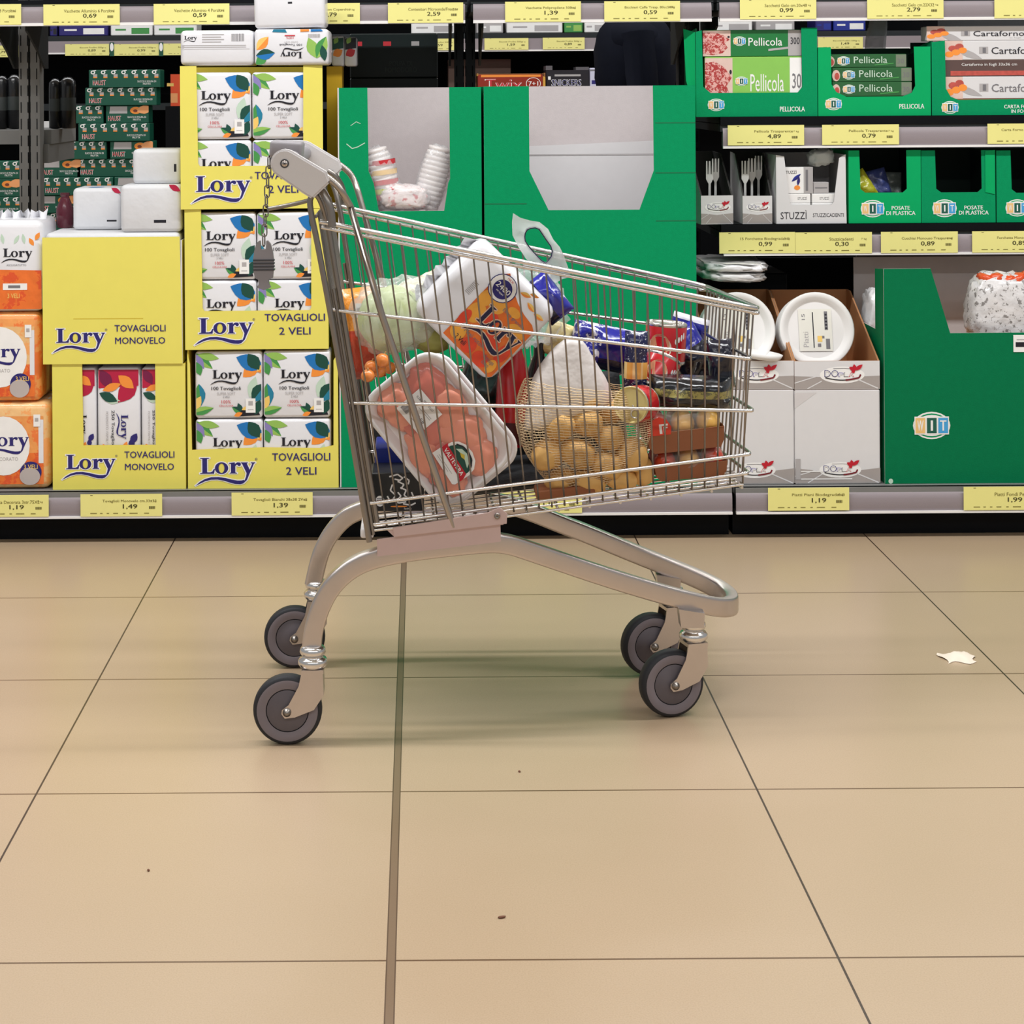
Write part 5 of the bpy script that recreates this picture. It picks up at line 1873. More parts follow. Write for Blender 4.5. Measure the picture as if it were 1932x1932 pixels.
caster(P(543, 1336, 3.325).x, 3.325, 0)
caster(P(556, 1197, 3.766).x, 3.766, 3)
caster(P(1266, 1283, 3.457).x, 3.457, 15)
caster(P(1228, 1213, 3.698).x, 3.698, 15)
# front fork mounting plates under the frame
for (u, v, Y) in ((1301, 1165, 3.457), (1258, 1100, 3.698)):
    p = P(u, v, Y)
    m = MB()
    m.extr([(p.x - .022, p.y - .018, p.z + .02), (p.x + .026, p.y - .018, p.z + .012), (p.x + .024, p.y - .018, .168), (p.x - .018, p.y - .018, .168)], (0, .036, 0), ZINC)
    part(m, 'fork_mount', cart)

# ---- basket panels
RT, RH, RV = .0044, .0033, .0018
HL = [((603, 418), (1428, 582), RT), ((606, 429), (1429, 591), RH), ((622, 584), (1414, 677), RH), ((655, 760), (1418, 775), RH), ((690, 951), (1413, 857), RH), ((699, 990), (1409, 893), RH)]
NVW = 30
for side in (NP, FP):
    m = MB()
    for (a, b, r) in HL[1:]:
        ex = (1, 1)
        m.tube([side(*a), side(*b)], r, CHROME, 8)
    off = Vector((0, .0045 if side is NP else -.0045, 0))
    for i in range(NVW):
        ut = 619 + 27.4 * i
        vt = 425 + (ut - 600) * .199
        ub = 706 + 24.0 * i
        vb = 1000 - (ub - 700) * .1225
        a, b = side(ut, vt) + off, side(ub, vb) + off
        c = b + Vector((0, .02 if side is NP else -.02, -.001))
        m.tube([a, b, c], RV, ZINCD, 6)
    m.tube([side(700, 1001), side(958, 974), side(1402, 914)], .0026, CHROME, 8)
    part(m, 'side_panel', cart)
# basket rim
rim = [NP(603, 418), NP(1000, 497), NP(1400, 576.5), NP(1425, 582)]
fr_ = [FP(1425, 582), FP(1400, 576.5), FP(1000, 497), FP(603, 418)]
corner = [NP(1428, 583) + Vector((.004, .02, 0)), FP(1428, 583) + Vector((.004, -.02, 0))]
m = MB()
m.tube(rim + corner + fr_, RT, CHROME, 10)
part(m, 'basket_rim', cart)
# front panel
m = MB()
n = 15
tn, tf, bn, bf = NP(1429, 588), FP(1429, 588), NP(1406, 905), FP(1406, 905)
for i in range(1, n):
    t = i / n
    m.tube([tn.lerp(tf, t), bn.lerp(bf, t), bn.lerp(bf, t) + Vector((-.02, 0, -.002))], RV, ZINCD, 6)
for (u, v, r) in ((1429, 591, RH), (1414, 677, RH), (1418, 775, RH), (1413, 857, RH), (1409, 893, RH)):
    a, b = NP(u, v), FP(u, v)
    m.tube([a - Vector((.01, 0, 0)), a + Vector((.002, .004, 0)), a + Vector((.004, .016, 0)), b + Vector((.004, -.016, 0)), b + Vector((.002, -.004, 0)), b - Vector((.01, 0, 0))], r, CHROME, 8)
part(m, 'front_panel', cart)
# basket floor: lengthwise and crosswise wires
m = MB()
for i in range(1, 15):
    t = i / 15
    a = NP(702, 1002).lerp(FP(702, 1002), t)
    b = NP(1403, 915).lerp(FP(1403, 915), t)
    m.tube([a, b], RV, CHROME, 6)
for i in range(0, 13):
    t = i / 12
    a = NP(702, 1004).lerp(NP(1400, 917), t)
    b = FP(702, 1004).lerp(FP(1400, 917), t)
    m.tube([a - Vector((0, 0, .003)), b - Vector((0, 0, .003))], .0026, CHROME, 8)
part(m, 'basket_floor', cart)
# rear gate
m = MB()
tn, tf, bn, bf = NP(593, 390), FP(593, 390), NP(694, 1008), FP(694, 1008)
for i in range(0, 14):
    t = (i + .3) / 14
    a, b = tn.lerp(tf, t), bn.lerp(bf, t)
    m.tube([a + Vector((.006, 0, -.01)), b], .0021, ZINCD, 6)
for s in (.03, .36, .62, .9):
    m.tube([tn.lerp(bn, s), tf.lerp(bf, s)], .0032, ZINCD, 8)
part(m, 'rear_gate', cart)
for sgn, (t_, b_) in ((1, (tn, bn)), (-1, (tf, bf))):
    m = MB()
    o = Vector((0, sgn * -.006, 0))
    o2 = Vector((.019, sgn * .006, 0))
    m.tube(smooth_path([b_ + o + Vector((.003, 0, -.012)), t_.lerp(b_, .5) + o, t_.lerp(b_, .12) + o - Vector((.004, 0, 0)), t_ + o + Vector((-.009, 0, .005)), t_ + o + Vector((-.004, 0, .022)), t_ + o + Vector((.008, 0, .022)), t_.lerp(b_, .04) + o2, t_.lerp(b_, .2) + o2, b_.lerp(t_, .03) + o2]), .0055, ZINCD, 10)
    m.tube([t_.lerp(b_, .25) + o2 * .55 + o * .6, b_ + o2 * .5 + o], .0035, ZINCD, 8)
    part(m, 'corner_post', cart)
# grey lip of the gate reaching back
m = MB()
m.tube(smooth_path([P(583, 378, 3.50), P(560, 384, 3.50), P(525, 391, 3.5), P(507, 394, 3.5)]), .004, ZINCD, 8)
m.tube([P(507, 394, 3.44), P(507, 394, 3.56)], .004, ZINCD, 8)
m.tube(smooth_path([P(583, 378, 3.44), P(560, 384, 3.44), P(525, 391, 3.44), P(507, 394, 3.44)]), .004, ZINCD, 8)
m.tube(smooth_path([P(583, 378, 3.56), P(560, 384, 3.56), P(525, 391, 3.56), P(507, 394, 3.56)]), .004, ZINCD, 8)
part(m, 'gate_lip', cart)

# ---- handle
hb = P(538, 308, 3.275)


def HPt(du, dv, Y):
    """offset from the handle axis in near-plane pixels"""
    return Vector((hb.x + du * 3.275 / F, Y, hb.z - dv * 3.275 / F))


for Y, sg in ((3.262, 1), (3.822, -1)):
    m = MB()
    th = math.radians(29)
    pts = []
    r = 27
    for k in range(13):
        a = th + PI / 2 + PI * k / 12
        pts.append((r * math.cos(a), r * math.sin(a)))
    c, s = math.cos(th), math.sin(th)
    for a, b in ((76, -24), (92, -10), (78, 34), (56, 33)):
        pts.append((a * c - b * s, a * s + b * c))
    b = bmesh.new()
    fv = [b.verts.new(HPt(x, y, Y)) for x, y in pts]
    f = b.faces.new(fv)
    ret = bmesh.ops.extrude_face_region(b, geom=[f])
    bmesh.ops.translate(b, vec=(0, .026 * sg, 0), verts=[v for v in ret['geom'] if isinstance(v, bmesh.types.BMVert)])
    bmesh.ops.recalc_face_normals(b, faces=b.faces[:])
    es = [e for e in b.edges if len(e.link_faces) == 2 and e.calc_face_angle() > .9]
    bmesh.ops.bevel(b, geom=es, offset=.0035, segments=2, affect='EDGES')
    m.bm(b, PLG)
    br = part(m, 'handle_bracket', cart)
    m = MB()
    X = Matrix.Translation(HPt(0, 0, Y - .0006 * sg)) @ Matrix.Rotation(PI / 2 * sg, 4, 'X')
    m.lathe([(.0001, .0), (.0075, .0), (.0078, .0006)], X, PLK, 24)
    m.lathe([(.0001, .001), (.0052, .001), (.0056, .0)], X, ZINC, 24)
    for k in range(3):
        fr = Fr(X @ Vector((-.006, -.006, .0012)), X.to_3x3() @ Vector((.012, 0, 0)), X.to_3x3() @ Vector((0, .012, 0)), .0001)
        a = k * PI / 3
        m.dline(fr, [(.5 - .28 * math.cos(a), .5 - .28 * math.sin(a)), (.5 + .28 * math.cos(a), .5 + .28 * math.sin(a))], .09, PLK, 1)
    part(m, 'screw', br)
m = MB()
m.tube([HPt(0, 0, 3.285), HPt(0, 0, 3.80)], .0155, PLD, 20)
part(m, 'handle_bar', cart)
for Y, sd in ((3.275, NP), (3.81, FP)):
    m = MB()
    # tube from the bracket over the bend and down along the basket side
    pts = [HPt(62, 15, Y), HPt(97, 40, Y), HPt(110, 60, Y), sd(661, 389) + Vector((0, -.004 if sd is NP else .004, 0)), sd(721, 594) + Vector((0, -.009 if sd is NP else .009, 0)), sd(790, 800) + Vector((0, -.009 if sd is NP else .009, 0)), sd(856, 992) + Vector((0, -.009 if sd is NP else .009, 0))]
    m.tube([pts[0]] + smooth_path([pts[0], pts[1], pts[2], pts[3]], 2)[1:] + pts[4:], .0062, mat('worn zinc tube', (176, 168, 160), .34, 1.0, var=.08), 12)
    part(m, 'handle_arm', cart)
    m = MB()
    q = [HPt(52, 40, Y + (.012 if sd is NP else -.012)), HPt(66, 48, Y + .012), HPt(80, 70, Y), sd(590, 400), sd(612, 470)]
    q[1].y = q[0].y
    m.tube(smooth_path([q[0], q[1], q[2], HPt(86, 92, q[2].y), HPt(88, 120, q[2].y)]), .0075, ZINCD, 10)
    part(m, 'bracket_stem', cart)

# ---- coin lock with chain and key
YL = 3.47
x0, x1, z0, z1 = RX(507, 267, 568, 299, YL)
m = MB()
m.M = about(((x0 + x1) / 2, YL, z0), ry=4)
m.box(x0, x1, YL, YL + .09, z0, z1, PLD, .006, 3)
m.box(x0 + .002, x0 + .034, YL + .004, YL + .086, z0 - .016, z0 + .002, PLK, .004, 2)
m.box(x0 + .02, x0 + .05, YL + .01, YL + .08, z0 - .024, z0 - .004, PLK, .004, 2)
cl = part(m, 'coin_lock', cart, 'grey plastic coin lock on the handle')
pa = P(508, 297, YL + .02)
pb = P(497, 462, YL + .02)
nl = 9
for i in range(nl):
    c = pa.lerp(pb, (i + .5) / nl)
    hl = (pa - pb).length / nl * .66
    m = MB()
    lp = []
    for k in range(16):
        a = 2 * PI * k / 16
        dx, dz = .0048 * math.cos(a), hl * math.sin(a)
        dx = max(-.0046, min(.0046, dx * 1.25))
        lp.append(c + (Vector((dx, .0008, dz)) if i % 2 else Vector((dx * .35, dx * .95, dz))))
    m.tube(lp, .0014, ZINCD, 6, closed=True)
    part(m, 'chain_link', cl)
m = MB()
k = (YL + .02) / F
c = P(498, 500, YL + .02)
prof = [(-9, 46), (-14, 40), (-18, 26), (-20, 10), (-19, -14), (-17, -24), (-11, -27), (-10, -36), (-13, -42), (0, -47), (13, -42), (10, -36), (9, -27), (17, -24), (18, -14), (19, 10), (17, 26), (13, 40), (8, 46), (5, 46), (4, 30), (-5, 30), (-6, 46)]
m.extr([c + Vector((a * k, -.006, b * k)) for a, b in prof], (0, .012, 0), PLD)
for q in range(4):
    m.box(c.x - 20 * k, c.x + 20 * k, c.y - .0075, c.y + .0075, c.z + (-10 + 6 * q) * k, c.z + (-7 + 6 * q) * k, PLK)
part(m, 'chain_key', cl, 'grey ribbed key at the end of the chain')

# ================================================================ GROCERIES IN THE TROLLEY
GC = 'groceries in the trolley'


def kpx(Y):
    return Y / F


# ---- chicken trays
FOAM = mat('white foam tray', (238, 236, 236), .5, var=.02)
CHK = mat('raw chicken', (236, 146, 116), .28, var=.16, scale=22, bump=.15, bscale=60, coat=.5)
CHK2 = mat('raw chicken deep', (216, 112, 92), .28, var=.16, scale=22, bump=.15, bscale=60, coat=.5)
ANG = 51.0


def tray_matrix(u, v, Y):
    """local x = long axis (down right), local z = short axis (up right), -y faces the aisle"""
    return Matrix.Translation(P(u, v, Y)) @ Matrix.Rotation(math.radians(ANG), 4, 'Y')


def rrect(hx, hz, r, n=6):
    out = []
    for cx, cz, a0 in ((hx - r, hz - r, 0), (-hx + r, hz - r, 90), (-hx + r, -hz + r, 180), (hx - r, -hz + r, 270)):
        for k in range(n + 1):
            a = math.radians(a0 + 90 * k / n)
            out.append((cx + r * math.cos(a), cz + r * math.sin(a)))
    return out


def foam(m, M, hx, hz, dp):
    """tray opening towards -y: flat rim, sloping wall, floor"""
    L = [(1.0, 0, .006), (1.0, -.0025, 0), (.965, -.0025, 0), (.955, 0, 0), (.86, dp - .004, 0), (.84, dp - .002, 0)]
    rings = []
    for s, y, e in ((1.0, .004, 0), (1.005, 0, 0), (.99, -.0025, 0), (.955, -.0025, 0), (.94, .0, 0), (.85, dp - .003, 0)):
        rings.append([M @ Vector((x * (1 - (1 - s)), y, z * (1 - (1 - s) * hx / hz))) for x, z in rrect(hx, hz, .042)])
    rings.insert(0, [M @ Vector((x * .87, dp, z * (1 - .13 * hx / hz))) for x, z in rrect(hx, hz, .042)])
    n = len(rings[0])
    vs = [p for r in rings for p in r]
    fs = [(i * n + j, i * n + (j + 1) % n, (i + 1) * n + (j + 1) % n, (i + 1) * n + j) for i in range(len(rings) - 1) for j in range(n)]
    m.add(vs, fs, FOAM, True)
    m.add(rings[-1], [tuple(range(n))], FOAM)
    m.add(rings[0], [tuple(reversed(range(n)))], FOAM)


hx, hz = .1265, .0885
for k, (u, v, Y, lab) in enumerate(((827, 808, 3.352, 'film-wrapped white tray of raw chicken leaning against the near basket side'), (840, 808, 3.400, 'second white meat tray tucked right behind the front chicken tray'))):
    M = tray_matrix(u, v, Y)
    t = thing('chicken_tray', lab, 'meat tray', tuple(M.translation), 'meat trays in the trolley')
    m = MB()
    foam(m, M, hx, hz, .018)
    part(m, 'foam_tray', t)
    lumps = ((-.062, .030, .050, .034, 12, 1), (-.070, -.028, .045, .036, -10, 0), (-.012, .034, .046, .032, 30, 0), (-.020, -.016, .056, .038, 5, 1), (.038, .022, .044, .040, -25, 0), (.020, -.048, .048, .026, 10, 0), (.062, -.028, .046, .038, 35, 1), (.084, .022, .034, .036, 70, 0), (.088, -.040, .032, .026, 20, 0))
    for i, (a, b, rx, rz, an, cc) in enumerate(lumps):
        if k and i not in (0, 2, 4, 7):
            continue
        m = MB()
        m.blob(M @ TR((a, .0090 - .0010 * (i % 3), b), 0, an), (rx, .0135, rz), CHK2 if cc else CHK, .82, .22, 2.2, i * 1.9 + k, 36, 22)
        part(m, 'chicken_fillet', t)
    m = MB()
    # stretched film over the rim
    g = 22
    vs = []
    for i in range(g + 1):
        for j in range(g + 1):
            x, z = (-1 + 2 * j / g), (-1 + 2 * i / g)
            q = max(abs(x), abs(z))
            rr = 1 - .10 * (x * x * z * z)
            vs.append(M @ Vector((x * hx * .985 * rr, -.0055 - .0025 * (1 - q ** 4) + .0008 * noise.noise(Vector((x * 4, z * 4, k))), z * hz * .985 * rr)))
    m.add(vs, [(i * (g + 1) + j, i * (g + 1) + j + 1, (i + 1) * (g + 1) + j + 1, (i + 1) * (g + 1) + j) for i in range(g) for j in range(g)], mat('tight clear film', (250, 250, 250), .08, bump=.15, bscale=30, trans=.93), True)
    part(m, 'cling_film', t)
    if k == 0:
        Rm = M.to_3x3()

        def lab_fr(u_, v_, wu, wv, rot=0):
            c = P(u_, v_, 3.352 - .0098)
            U = Rm @ (Matrix.Rotation(math.radians(rot), 3, 'Y') @ Vector((wu, 0, 0)))
            V = Rm @ (Matrix.Rotation(math.radians(rot), 3, 'Y') @ Vector((0, 0, wv)))
            return Fr(c - U / 2 - V / 2, U, V, .0003)
        fr = lab_fr(791, 776, .062, .056, -1)
        m = MB()
        m.extr([fr.pt(0, 0, 0), fr.pt(1, 0, 0), fr.pt(1, 1, 0), fr.pt(0, 1, 0)], (0, .0006, 0), WHT)
        for i in range(9):
            m.drect(fr, .06 + .03 * i, .12, .017 if i % 3 else .024, .30, GRYT)
        m.dtext(fr, '4,58', .55, .30, .30, .12, GRYT, 1, .01)
        m.dtext(fr, '0,588', .12, .72, .2, .08, BLK)
        m.dtext(fr, 'FESA POLLO', .36, .80, .4, .07, BLK)
        m.drect(fr, .4, .56, .5, .02, LGRY)
        m.drect(fr, .5, .62, .4, .02, LGRY)
        m.drect(fr, .45, .16, .4, .02, LGRY)
        part(m, 'price_label', t, 'white weighing label with barcode')
        fr = lab_fr(862, 868, .070, .060, 6)
        m = MB()
        pts = [(0, 0), (.95, -.02), (1, .05), (1.0, .55), (.94, .78), (.78, .95), (.55, 1.02), (.3, .98), (.13, .85), (.04, .66), (.02, .4), (0, .38)]
        m.extr([fr.pt(a, b, 0) for a, b in pts], (0, .0006, 0), WHT)
        m.dpoly(fr, [(.10, .40), (.93, .40), (.92, .6), (.84, .78), (.68, .9), (.5, .94), (.32, .9), (.17, .76), (.10, .58)], LEAF3, 1)
        m.dpoly(fr, [(.24, .66), (.5, .74), (.82, .62), (.72, .78), (.5, .86), (.33, .81)], LEAFG, 2)
        m.dpoly(fr, [(.38, .70), (.5, .78), (.6, .70), (.5, .66)], mat('ochre print', (206, 182, 60), .5), 3)
        m.dline(fr, [(.15, .75), (.3, .88), (.5, .92), (.7, .88), (.86, .72)], .04, BLK, 3)
        m.dpoly(fr, [(-.02, .36), (.1, .30), (.93, .26), (1.0, .20), (1.0, .34), (.93, .50), (.06, .52), (-.02, .58)], mat('label red', (196, 22, 44), .4), 4)
        m.dtext(fr, 'VALTEVERA', .09, .335, .80, .12, WHT, 5, .025)
        m.drect(fr, .12, .14, .6, .015, LGRY, 1)
        m.drect(fr, .12, .08, .5, .015, LGRY, 1)
        part(m, 'brand_label', t, 'oval white label with red ribbon lettering')

# ---- paper roll pack (orange print), standing on a corner
ORP = mat('orange peel print', (240, 112, 32), .32, var=.35, scale=28, bump=.25, bscale=40, coat=.4)
ORP2 = mat('golden orange print', (248, 166, 56), .32, var=.25, scale=40, bump=.25, bscale=40, coat=.4)
ORP3 = mat('red orange print', (226, 66, 30), .32, var=.25, scale=40, bump=.25, bscale=40, coat=.4)
YR = 3.425
c = P(915, 586, YR)
M = Matrix.Translation(c) @ Matrix.Rotation(math.radians(45), 4, 'Y')
wR, hR = .200, .186
t = thing('paper_roll_pack', 'orange and white paper roll pack standing on a corner in the trolley', 'paper roll pack', tuple(c), GC)
m = MB()
m.M = M
m.box(-wR / 2, wR / 2, .0, .10, -hR / 2, hR / 2, WHP, .022, 4)
part(m, 'wrapper', t)
m = MB()
fr = Fr(M @ Vector((-wR / 2 + .006, -.0006, -hR / 2 + .006)), M.to_3x3() @ Vector((wR - .012, 0, 0)), M.to_3x3() @ Vector((0, 0, hR - .012)), .0004)
m.dpoly(fr, [(.36, .02), (.98, .02), (1.0, .05), (.99, .70), (.93, .74), (.80, .76), (.68, .80), (.55, .87), (.42, .97), (.35, .88)], ORP, 1)
for (a, b, rx, ry, q) in ((.45, .42, .09, .12, 1), (.42, .60, .07, .1, 1), (.55, .63, .09, .09, 1), (.72, .70, .07, .05, 1), (.45, .15, .08, .09, 1), (.62, .12, .08, .09, 2), (.80, .10, .09, .08, 2), (.92, .30, .06, .12, 2), (.40, .30, .05, .1, 2), (.86, .55, .1, .09, 1), (.92, .12, .05, .08, 1), (.6, .48, .08, .08, 2), (.75, .30, .1, .1, 2)):
    m.dell(fr, a, b, rx, ry, ORP2 if q == 1 else ORP3, 2)
for (a, b, an) in ((.62, .90, 20), (.74, .88, -12), (.86, .84, 8), (.70, .96, 30)):
    m.dleaf(fr, a, b, an, .12, .05, LEAFO, 2, LEAFY)
m.dell(fr, .47, .80, .145, .156, NAVY, 3)
m.dell(fr, .47, .80, .136, .147, WHT, 4)
m.dell(fr, .475, .79, .098, .106, NAVY, 5)
m.dtext(fr, '2400', .392, .775, .165, .062, WHT, 7, .015)
m.dtext(fr, 'strappi', .43, .735, .09, .026, WHT, 7)
m.dtext(fr, 'MAXI', .44, .905, .07, .025, REDT, 5)
m.dlogo(fr, .50, .37, .47, mat('deep navy print', (24, 24, 60), .4), 4, out=mat('pale outline print', (228, 190, 160), .5), ow=.05, ys=1.15)
m.dtext(fr, 'Extra grande', .62, .62, .26, .05, GRYT, 4)
m.dtext(fr, '4', .42, .19, .05, .085, WHT, 4, .03)
m.dtext(fr, 'Maxi rotoli', .49, .19, .24, .05, GRYT, 4)
m.dtext(fr, '2 Veli', .46, .075, .13, .055, BLK, 4, .01)
m.dtext(fr, 'Asciuga\ntutto', .80, .08, .13, .1, GRYT, 4)
for i in range(9):
    m.drect(fr, .22, .50 + i * .018, .06, .009, LGRY, 1)
part(m, 'printed_front', t, 'orange printed front with fruit and round badge')
m = MB()
m.M = M
n = 16
vs = []
for i in range(n + 1):
    z = -hR / 2 * .9 + hR * .9 * i / n
    vs += [(-wR / 2 + .004, .05 + .012 * math.sin(i * 1.4), z), (-wR / 2 - .016 - .004 * math.sin(i * 2.1), .045 + .02 * math.sin(i * 1.9), z * .8)]
m.add(vs, [(2 * i, 2 * i + 2, 2 * i + 3, 2 * i + 1) for i in range(n)], WHP, True)
part(m, 'gathered_end', t)

SPA = spots('blue foil with silver script', (30, 34, 140), (230, 230, 240), 70, .5)
SPB = spots('blue foil with few silver marks', (34, 38, 150), (226, 226, 240), 50, .62)
SPD = spots('dark foil with silver marks', (14, 18, 40), (200, 200, 206), 60, .66)
SPO = spots('chip picture band', (160, 152, 84), (96, 92, 60), 120, .5)

# ---- carrier bag with cut handle
Yb = 3.56
outer = [(968, 402), (982, 411), (1000, 416), (1018, 419), (1034, 432), (1044, 452), (1056, 466), (1062, 478), (1072, 505), (1077, 523), (1062, 526), (1048, 534), (1030, 522), (1010, 506), (992, 488), (978, 466), (967, 444), (966, 420)]
hole = [(990, 440), (994, 433), (1001, 430), (1010, 429), (1018, 432), (1026, 444), (1032, 453), (1040, 464), (1043, 474), (1041, 484), (1036, 491), (1030, 497), (1022, 493), (1013, 484), (1003, 473), (995, 463), (990, 455), (989, 447)]
t = thing('carrier_bag', 'thin milky plastic carrier bag with a dark-edged handle hole rising from the trolley', 'plastic bag', tuple(P(1020, 525, Yb)), GC)
m = MB()
n = len(outer)
for sgn in (0, 1):
    vs = []
    for (a, b), (h1, h2) in zip(outer, hole):
        for q in (0, .33, .66, 1):
            uu, vv = a + (h1 - a) * q, b + (h2 - b) * q
            vs.append(P(uu, vv, Yb + .012 * noise.noise(Vector((uu * .03, vv * .03, sgn * 2))) + sgn * .006))
    m.add(vs, [(4 * i + q, 4 * ((i + 1) % n) + q, 4 * ((i + 1) % n) + q + 1, 4 * i + q + 1) for i in range(n) for q in range(3)], FILMW, True)
part(m, 'handle', t)
m = MB()
m.tube([P(a, b, Yb + .003 + .012 * noise.noise(Vector((a * .03, b * .03, 0)))) for a, b in hole], .0022, mat('navy rim', (20, 22, 66), .4), 6, closed=True)
part(m, 'hole_rim', t, 'dark navy rim of the handle hole')
m = MB()
m.blob(TR(P(1000, 575, Yb + .03), 0, -12), (.065, .045, .075), FILM, .7, .25, 5, 3, 36, 24)
part(m, 'bag_body', t)
# blue crisp bag beside it
BLUB = mat('royal blue foil', (30, 34, 140), .2, var=.25, scale=40, bump=.7, bscale=45, coat=.6)
BLUD = mat('dark navy foil', (14, 18, 58), .22, var=.3, scale=40, bump=.7, bscale=45, coat=.6)
SILF = mat('silver print', (226, 226, 236), .3, var=.1, bump=.5, bscale=45)


def crisp(u, v, Y, w_, h_, d_, ry, nm, seed, pick=None, base=None, rz=0, amp=.010):
    m = MB()
    M = TR(P(u, v, Y), 0, ry, rz)
    m.pillow(M, w_ * kpx(Y), h_ * kpx(Y), d_, base or BLUB, 30, amp, 18, seed, 4, pick)
    return solo(m, 'snack_bag', nm, 'snack bag', tuple(P(u, v, Y)), 'snack bags in the trolley')


def pk1(x, z):
    return SPB if x > .4 else BLUD


crisp(1034, 562, 3.49, 54, 92, .045, -38, 'navy and royal blue snack bag poking up right of the orange pack', 1, pk1)
crisp(1137, 655, 3.58, 122, 84, .07, 12, 'royal blue snack bag lying behind the potato bag', 2, lambda x, z: SPA if x < .45 else (SPB if z > .3 else BLUD))
crisp(1052, 640, 3.60, 52, 66, .04, 20, 'small pale yellow snack bag between orange pack and blue bag', 5, None, mat('pale yellow film', (232, 216, 150), .3, bump=.4, coat=.4))
crisp(1308, 682, 3.645, 140, 74, .07, 60, 'big dark navy snack bag leaning in the front corner of the trolley', 3, lambda x, z: SPB if x < .28 else SPD, None, 8, .014)
crisp(1296, 632, 3.72, 70, 76, .04, 16, 'royal blue snack bag with silver corner behind the red cans', 8, lambda x, z: SILF if z > .86 else BLUB)
OLV = mat('olive chip print', (170, 160, 90), .35, var=.4, scale=60, bump=.5, coat=.4)
BKF = mat('black foil', (14, 18, 24), .2, var=.3, scale=40, bump=.6, bscale=45, coat=.6)
crisp(1300, 738, 3.48, 160, 62, .10, 3, 'flat black snack bag with an olive chip band above the fruit trays', 9, lambda x, z: SPO if .40 < z < .64 and x > .08 else BKF)
crisp(1360, 686, 3.51, 48, 92, .05, -4, 'black glossy snack bag against the front basket wires', 12, None, SPD)

# ---- cabbage in a clear bag
CAB = mat('cabbage green', (188, 204, 132), .45, var=.14, scale=9)
CABD = mat('cabbage vein', (222, 226, 180), .5)
c = P(738, 602, 3.50)
t = thing('cabbage', 'pale green cabbage wrapped in clear film left of the orange pack', 'cabbage', tuple(c), GC)
m = MB()
m.blob(TR(c, 0, 0), (.060, .056, .062), CAB, .95, .10, 2.4, 3, 40, 26)
part(m, 'head', t)
m = MB()
m.blob(TR(P(806, 632, 3.50), 0, 25), (.042, .04, .030), mat('olive outer leaf', (150, 146, 72), .5, var=.35, scale=40), .9, .2, 4, 5, 28, 18)
part(m, 'outer_leaf', t, 'olive brown outer leaf at the stalk end')
for i in range(5):
    m = MB()
    a = (-58, -25, 8, 40, 75)[i]
    n = 10
    vs = []
    for p in range(n + 1):
        for q in range(n + 1):
            s_, r_ = -1 + 2 * q / n, p / n
            wd = .75 * math.sin(PI * (.12 + .80 * r_)) ** .7
            th = math.radians(a) + s_ * wd * .62
            ph = -1.0 + 2.0 * r_
            rad = 1.06 + .015 * i + .03 * math.sin(s_ * 7 + i) * r_
            vs.append(c + Vector((.060 * rad * math.sin(th) * math.cos(ph), -.056 * rad * math.cos(th) * math.cos(ph), .056 * rad * math.sin(ph))))
    m.add(vs, [(p * (n + 1) + q, p * (n + 1) + q + 1, (p + 1) * (n + 1) + q + 1, (p + 1) * (n + 1) + q) for p in range(n) for q in range(n)], mat('cabbage leaf pale', (204, 216, 160), .45, var=.12, scale=14) if i % 2 else CAB, True)
    part(m, 'leaf', t)
m = MB()
m.blob(TR(c + Vector((.010, 0, .008)), 0, -12), (.082, .066, .068), FILM, .8, .16, 4, 6, 44, 28)
part(m, 'film_bag', t)
# pale yellow green sprig bag behind
m = MB()
c2 = P(800, 560, 3.62)
m.blob(TR(c2, 0, -22), (.075, .05, .040), mat('cream and orange film', (240, 228, 196), .25, var=.25, scale=26, bump=.5, coat=.5), .7, .2, 5, 2, 32, 20)
solo(m, 'bread_bag', 'cream film bag with faint orange print behind the cabbage', 'food bag', tuple(c2), GC)
# orange net pack at the rear gate
m = MB()
c2 = P(684, 628, 3.66)
ORF = mat('orange film', (244, 150, 44), .3, var=.25, scale=40, bump=.5, coat=.5)
RDF = mat('red orange film', (206, 70, 40), .3, var=.35, scale=60, bump=.5, coat=.5)
m.pillow(TR(c2, 0, -6), 70 * kpx(3.66), 172 * kpx(3.66), .07, ORF, 18, .008, 16, 3, 4, lambda x, z: ORF if z > .55 else RDF)
fr = Fr(c2 + Vector((-.012, -.0425, .035)), (.022, 0, 0), (0, 0, .028))
m.drect(fr, 0, 0, 1, 1, WHT)
m.drect(fr, .1, .3, .8, .4, LGRY, 2)
solo(m, 'fruit_bag', 'orange and red fruit bag standing against the rear gate', 'food bag', tuple(c2), GC)
# onions
ONI = mat('golden onion skin', (228, 134, 58), .3, var=.25, scale=50, coat=.4)
for i, (u, v, Y, r) in enumerate(((722, 680, 3.43, 14), (701, 692, 3.45, 13), (694, 709, 3.42, 13), (716, 700, 3.46, 13), (735, 694, 3.50, 12))):
    c2 = P(u, v, Y)
    t = thing('onion', 'small golden onion in the cluster above the chicken tray, %s' % ('uppermost', 'left of the top one', 'lowest left', 'lowest middle', 'hindmost')[i], 'onion', tuple(c2), 'golden onions')
    m = MB()
    k = r * kpx(Y)
    m.blob(TR(c2, 10 * i, 20 - 9 * i), (k, k, k * .93), ONI, 1, .05, 3, i, 24, 16)
    part(m, 'bulb', t)
    m = MB()
    m.lathe([(k * .22, k * .85), (k * .1, k * 1.05), (k * .12, k * 1.25)], TR(c2, 10 * i, 20 - 9 * i), mat('dry onion neck', (196, 150, 96), .7), 10)
    part(m, 'neck', t)

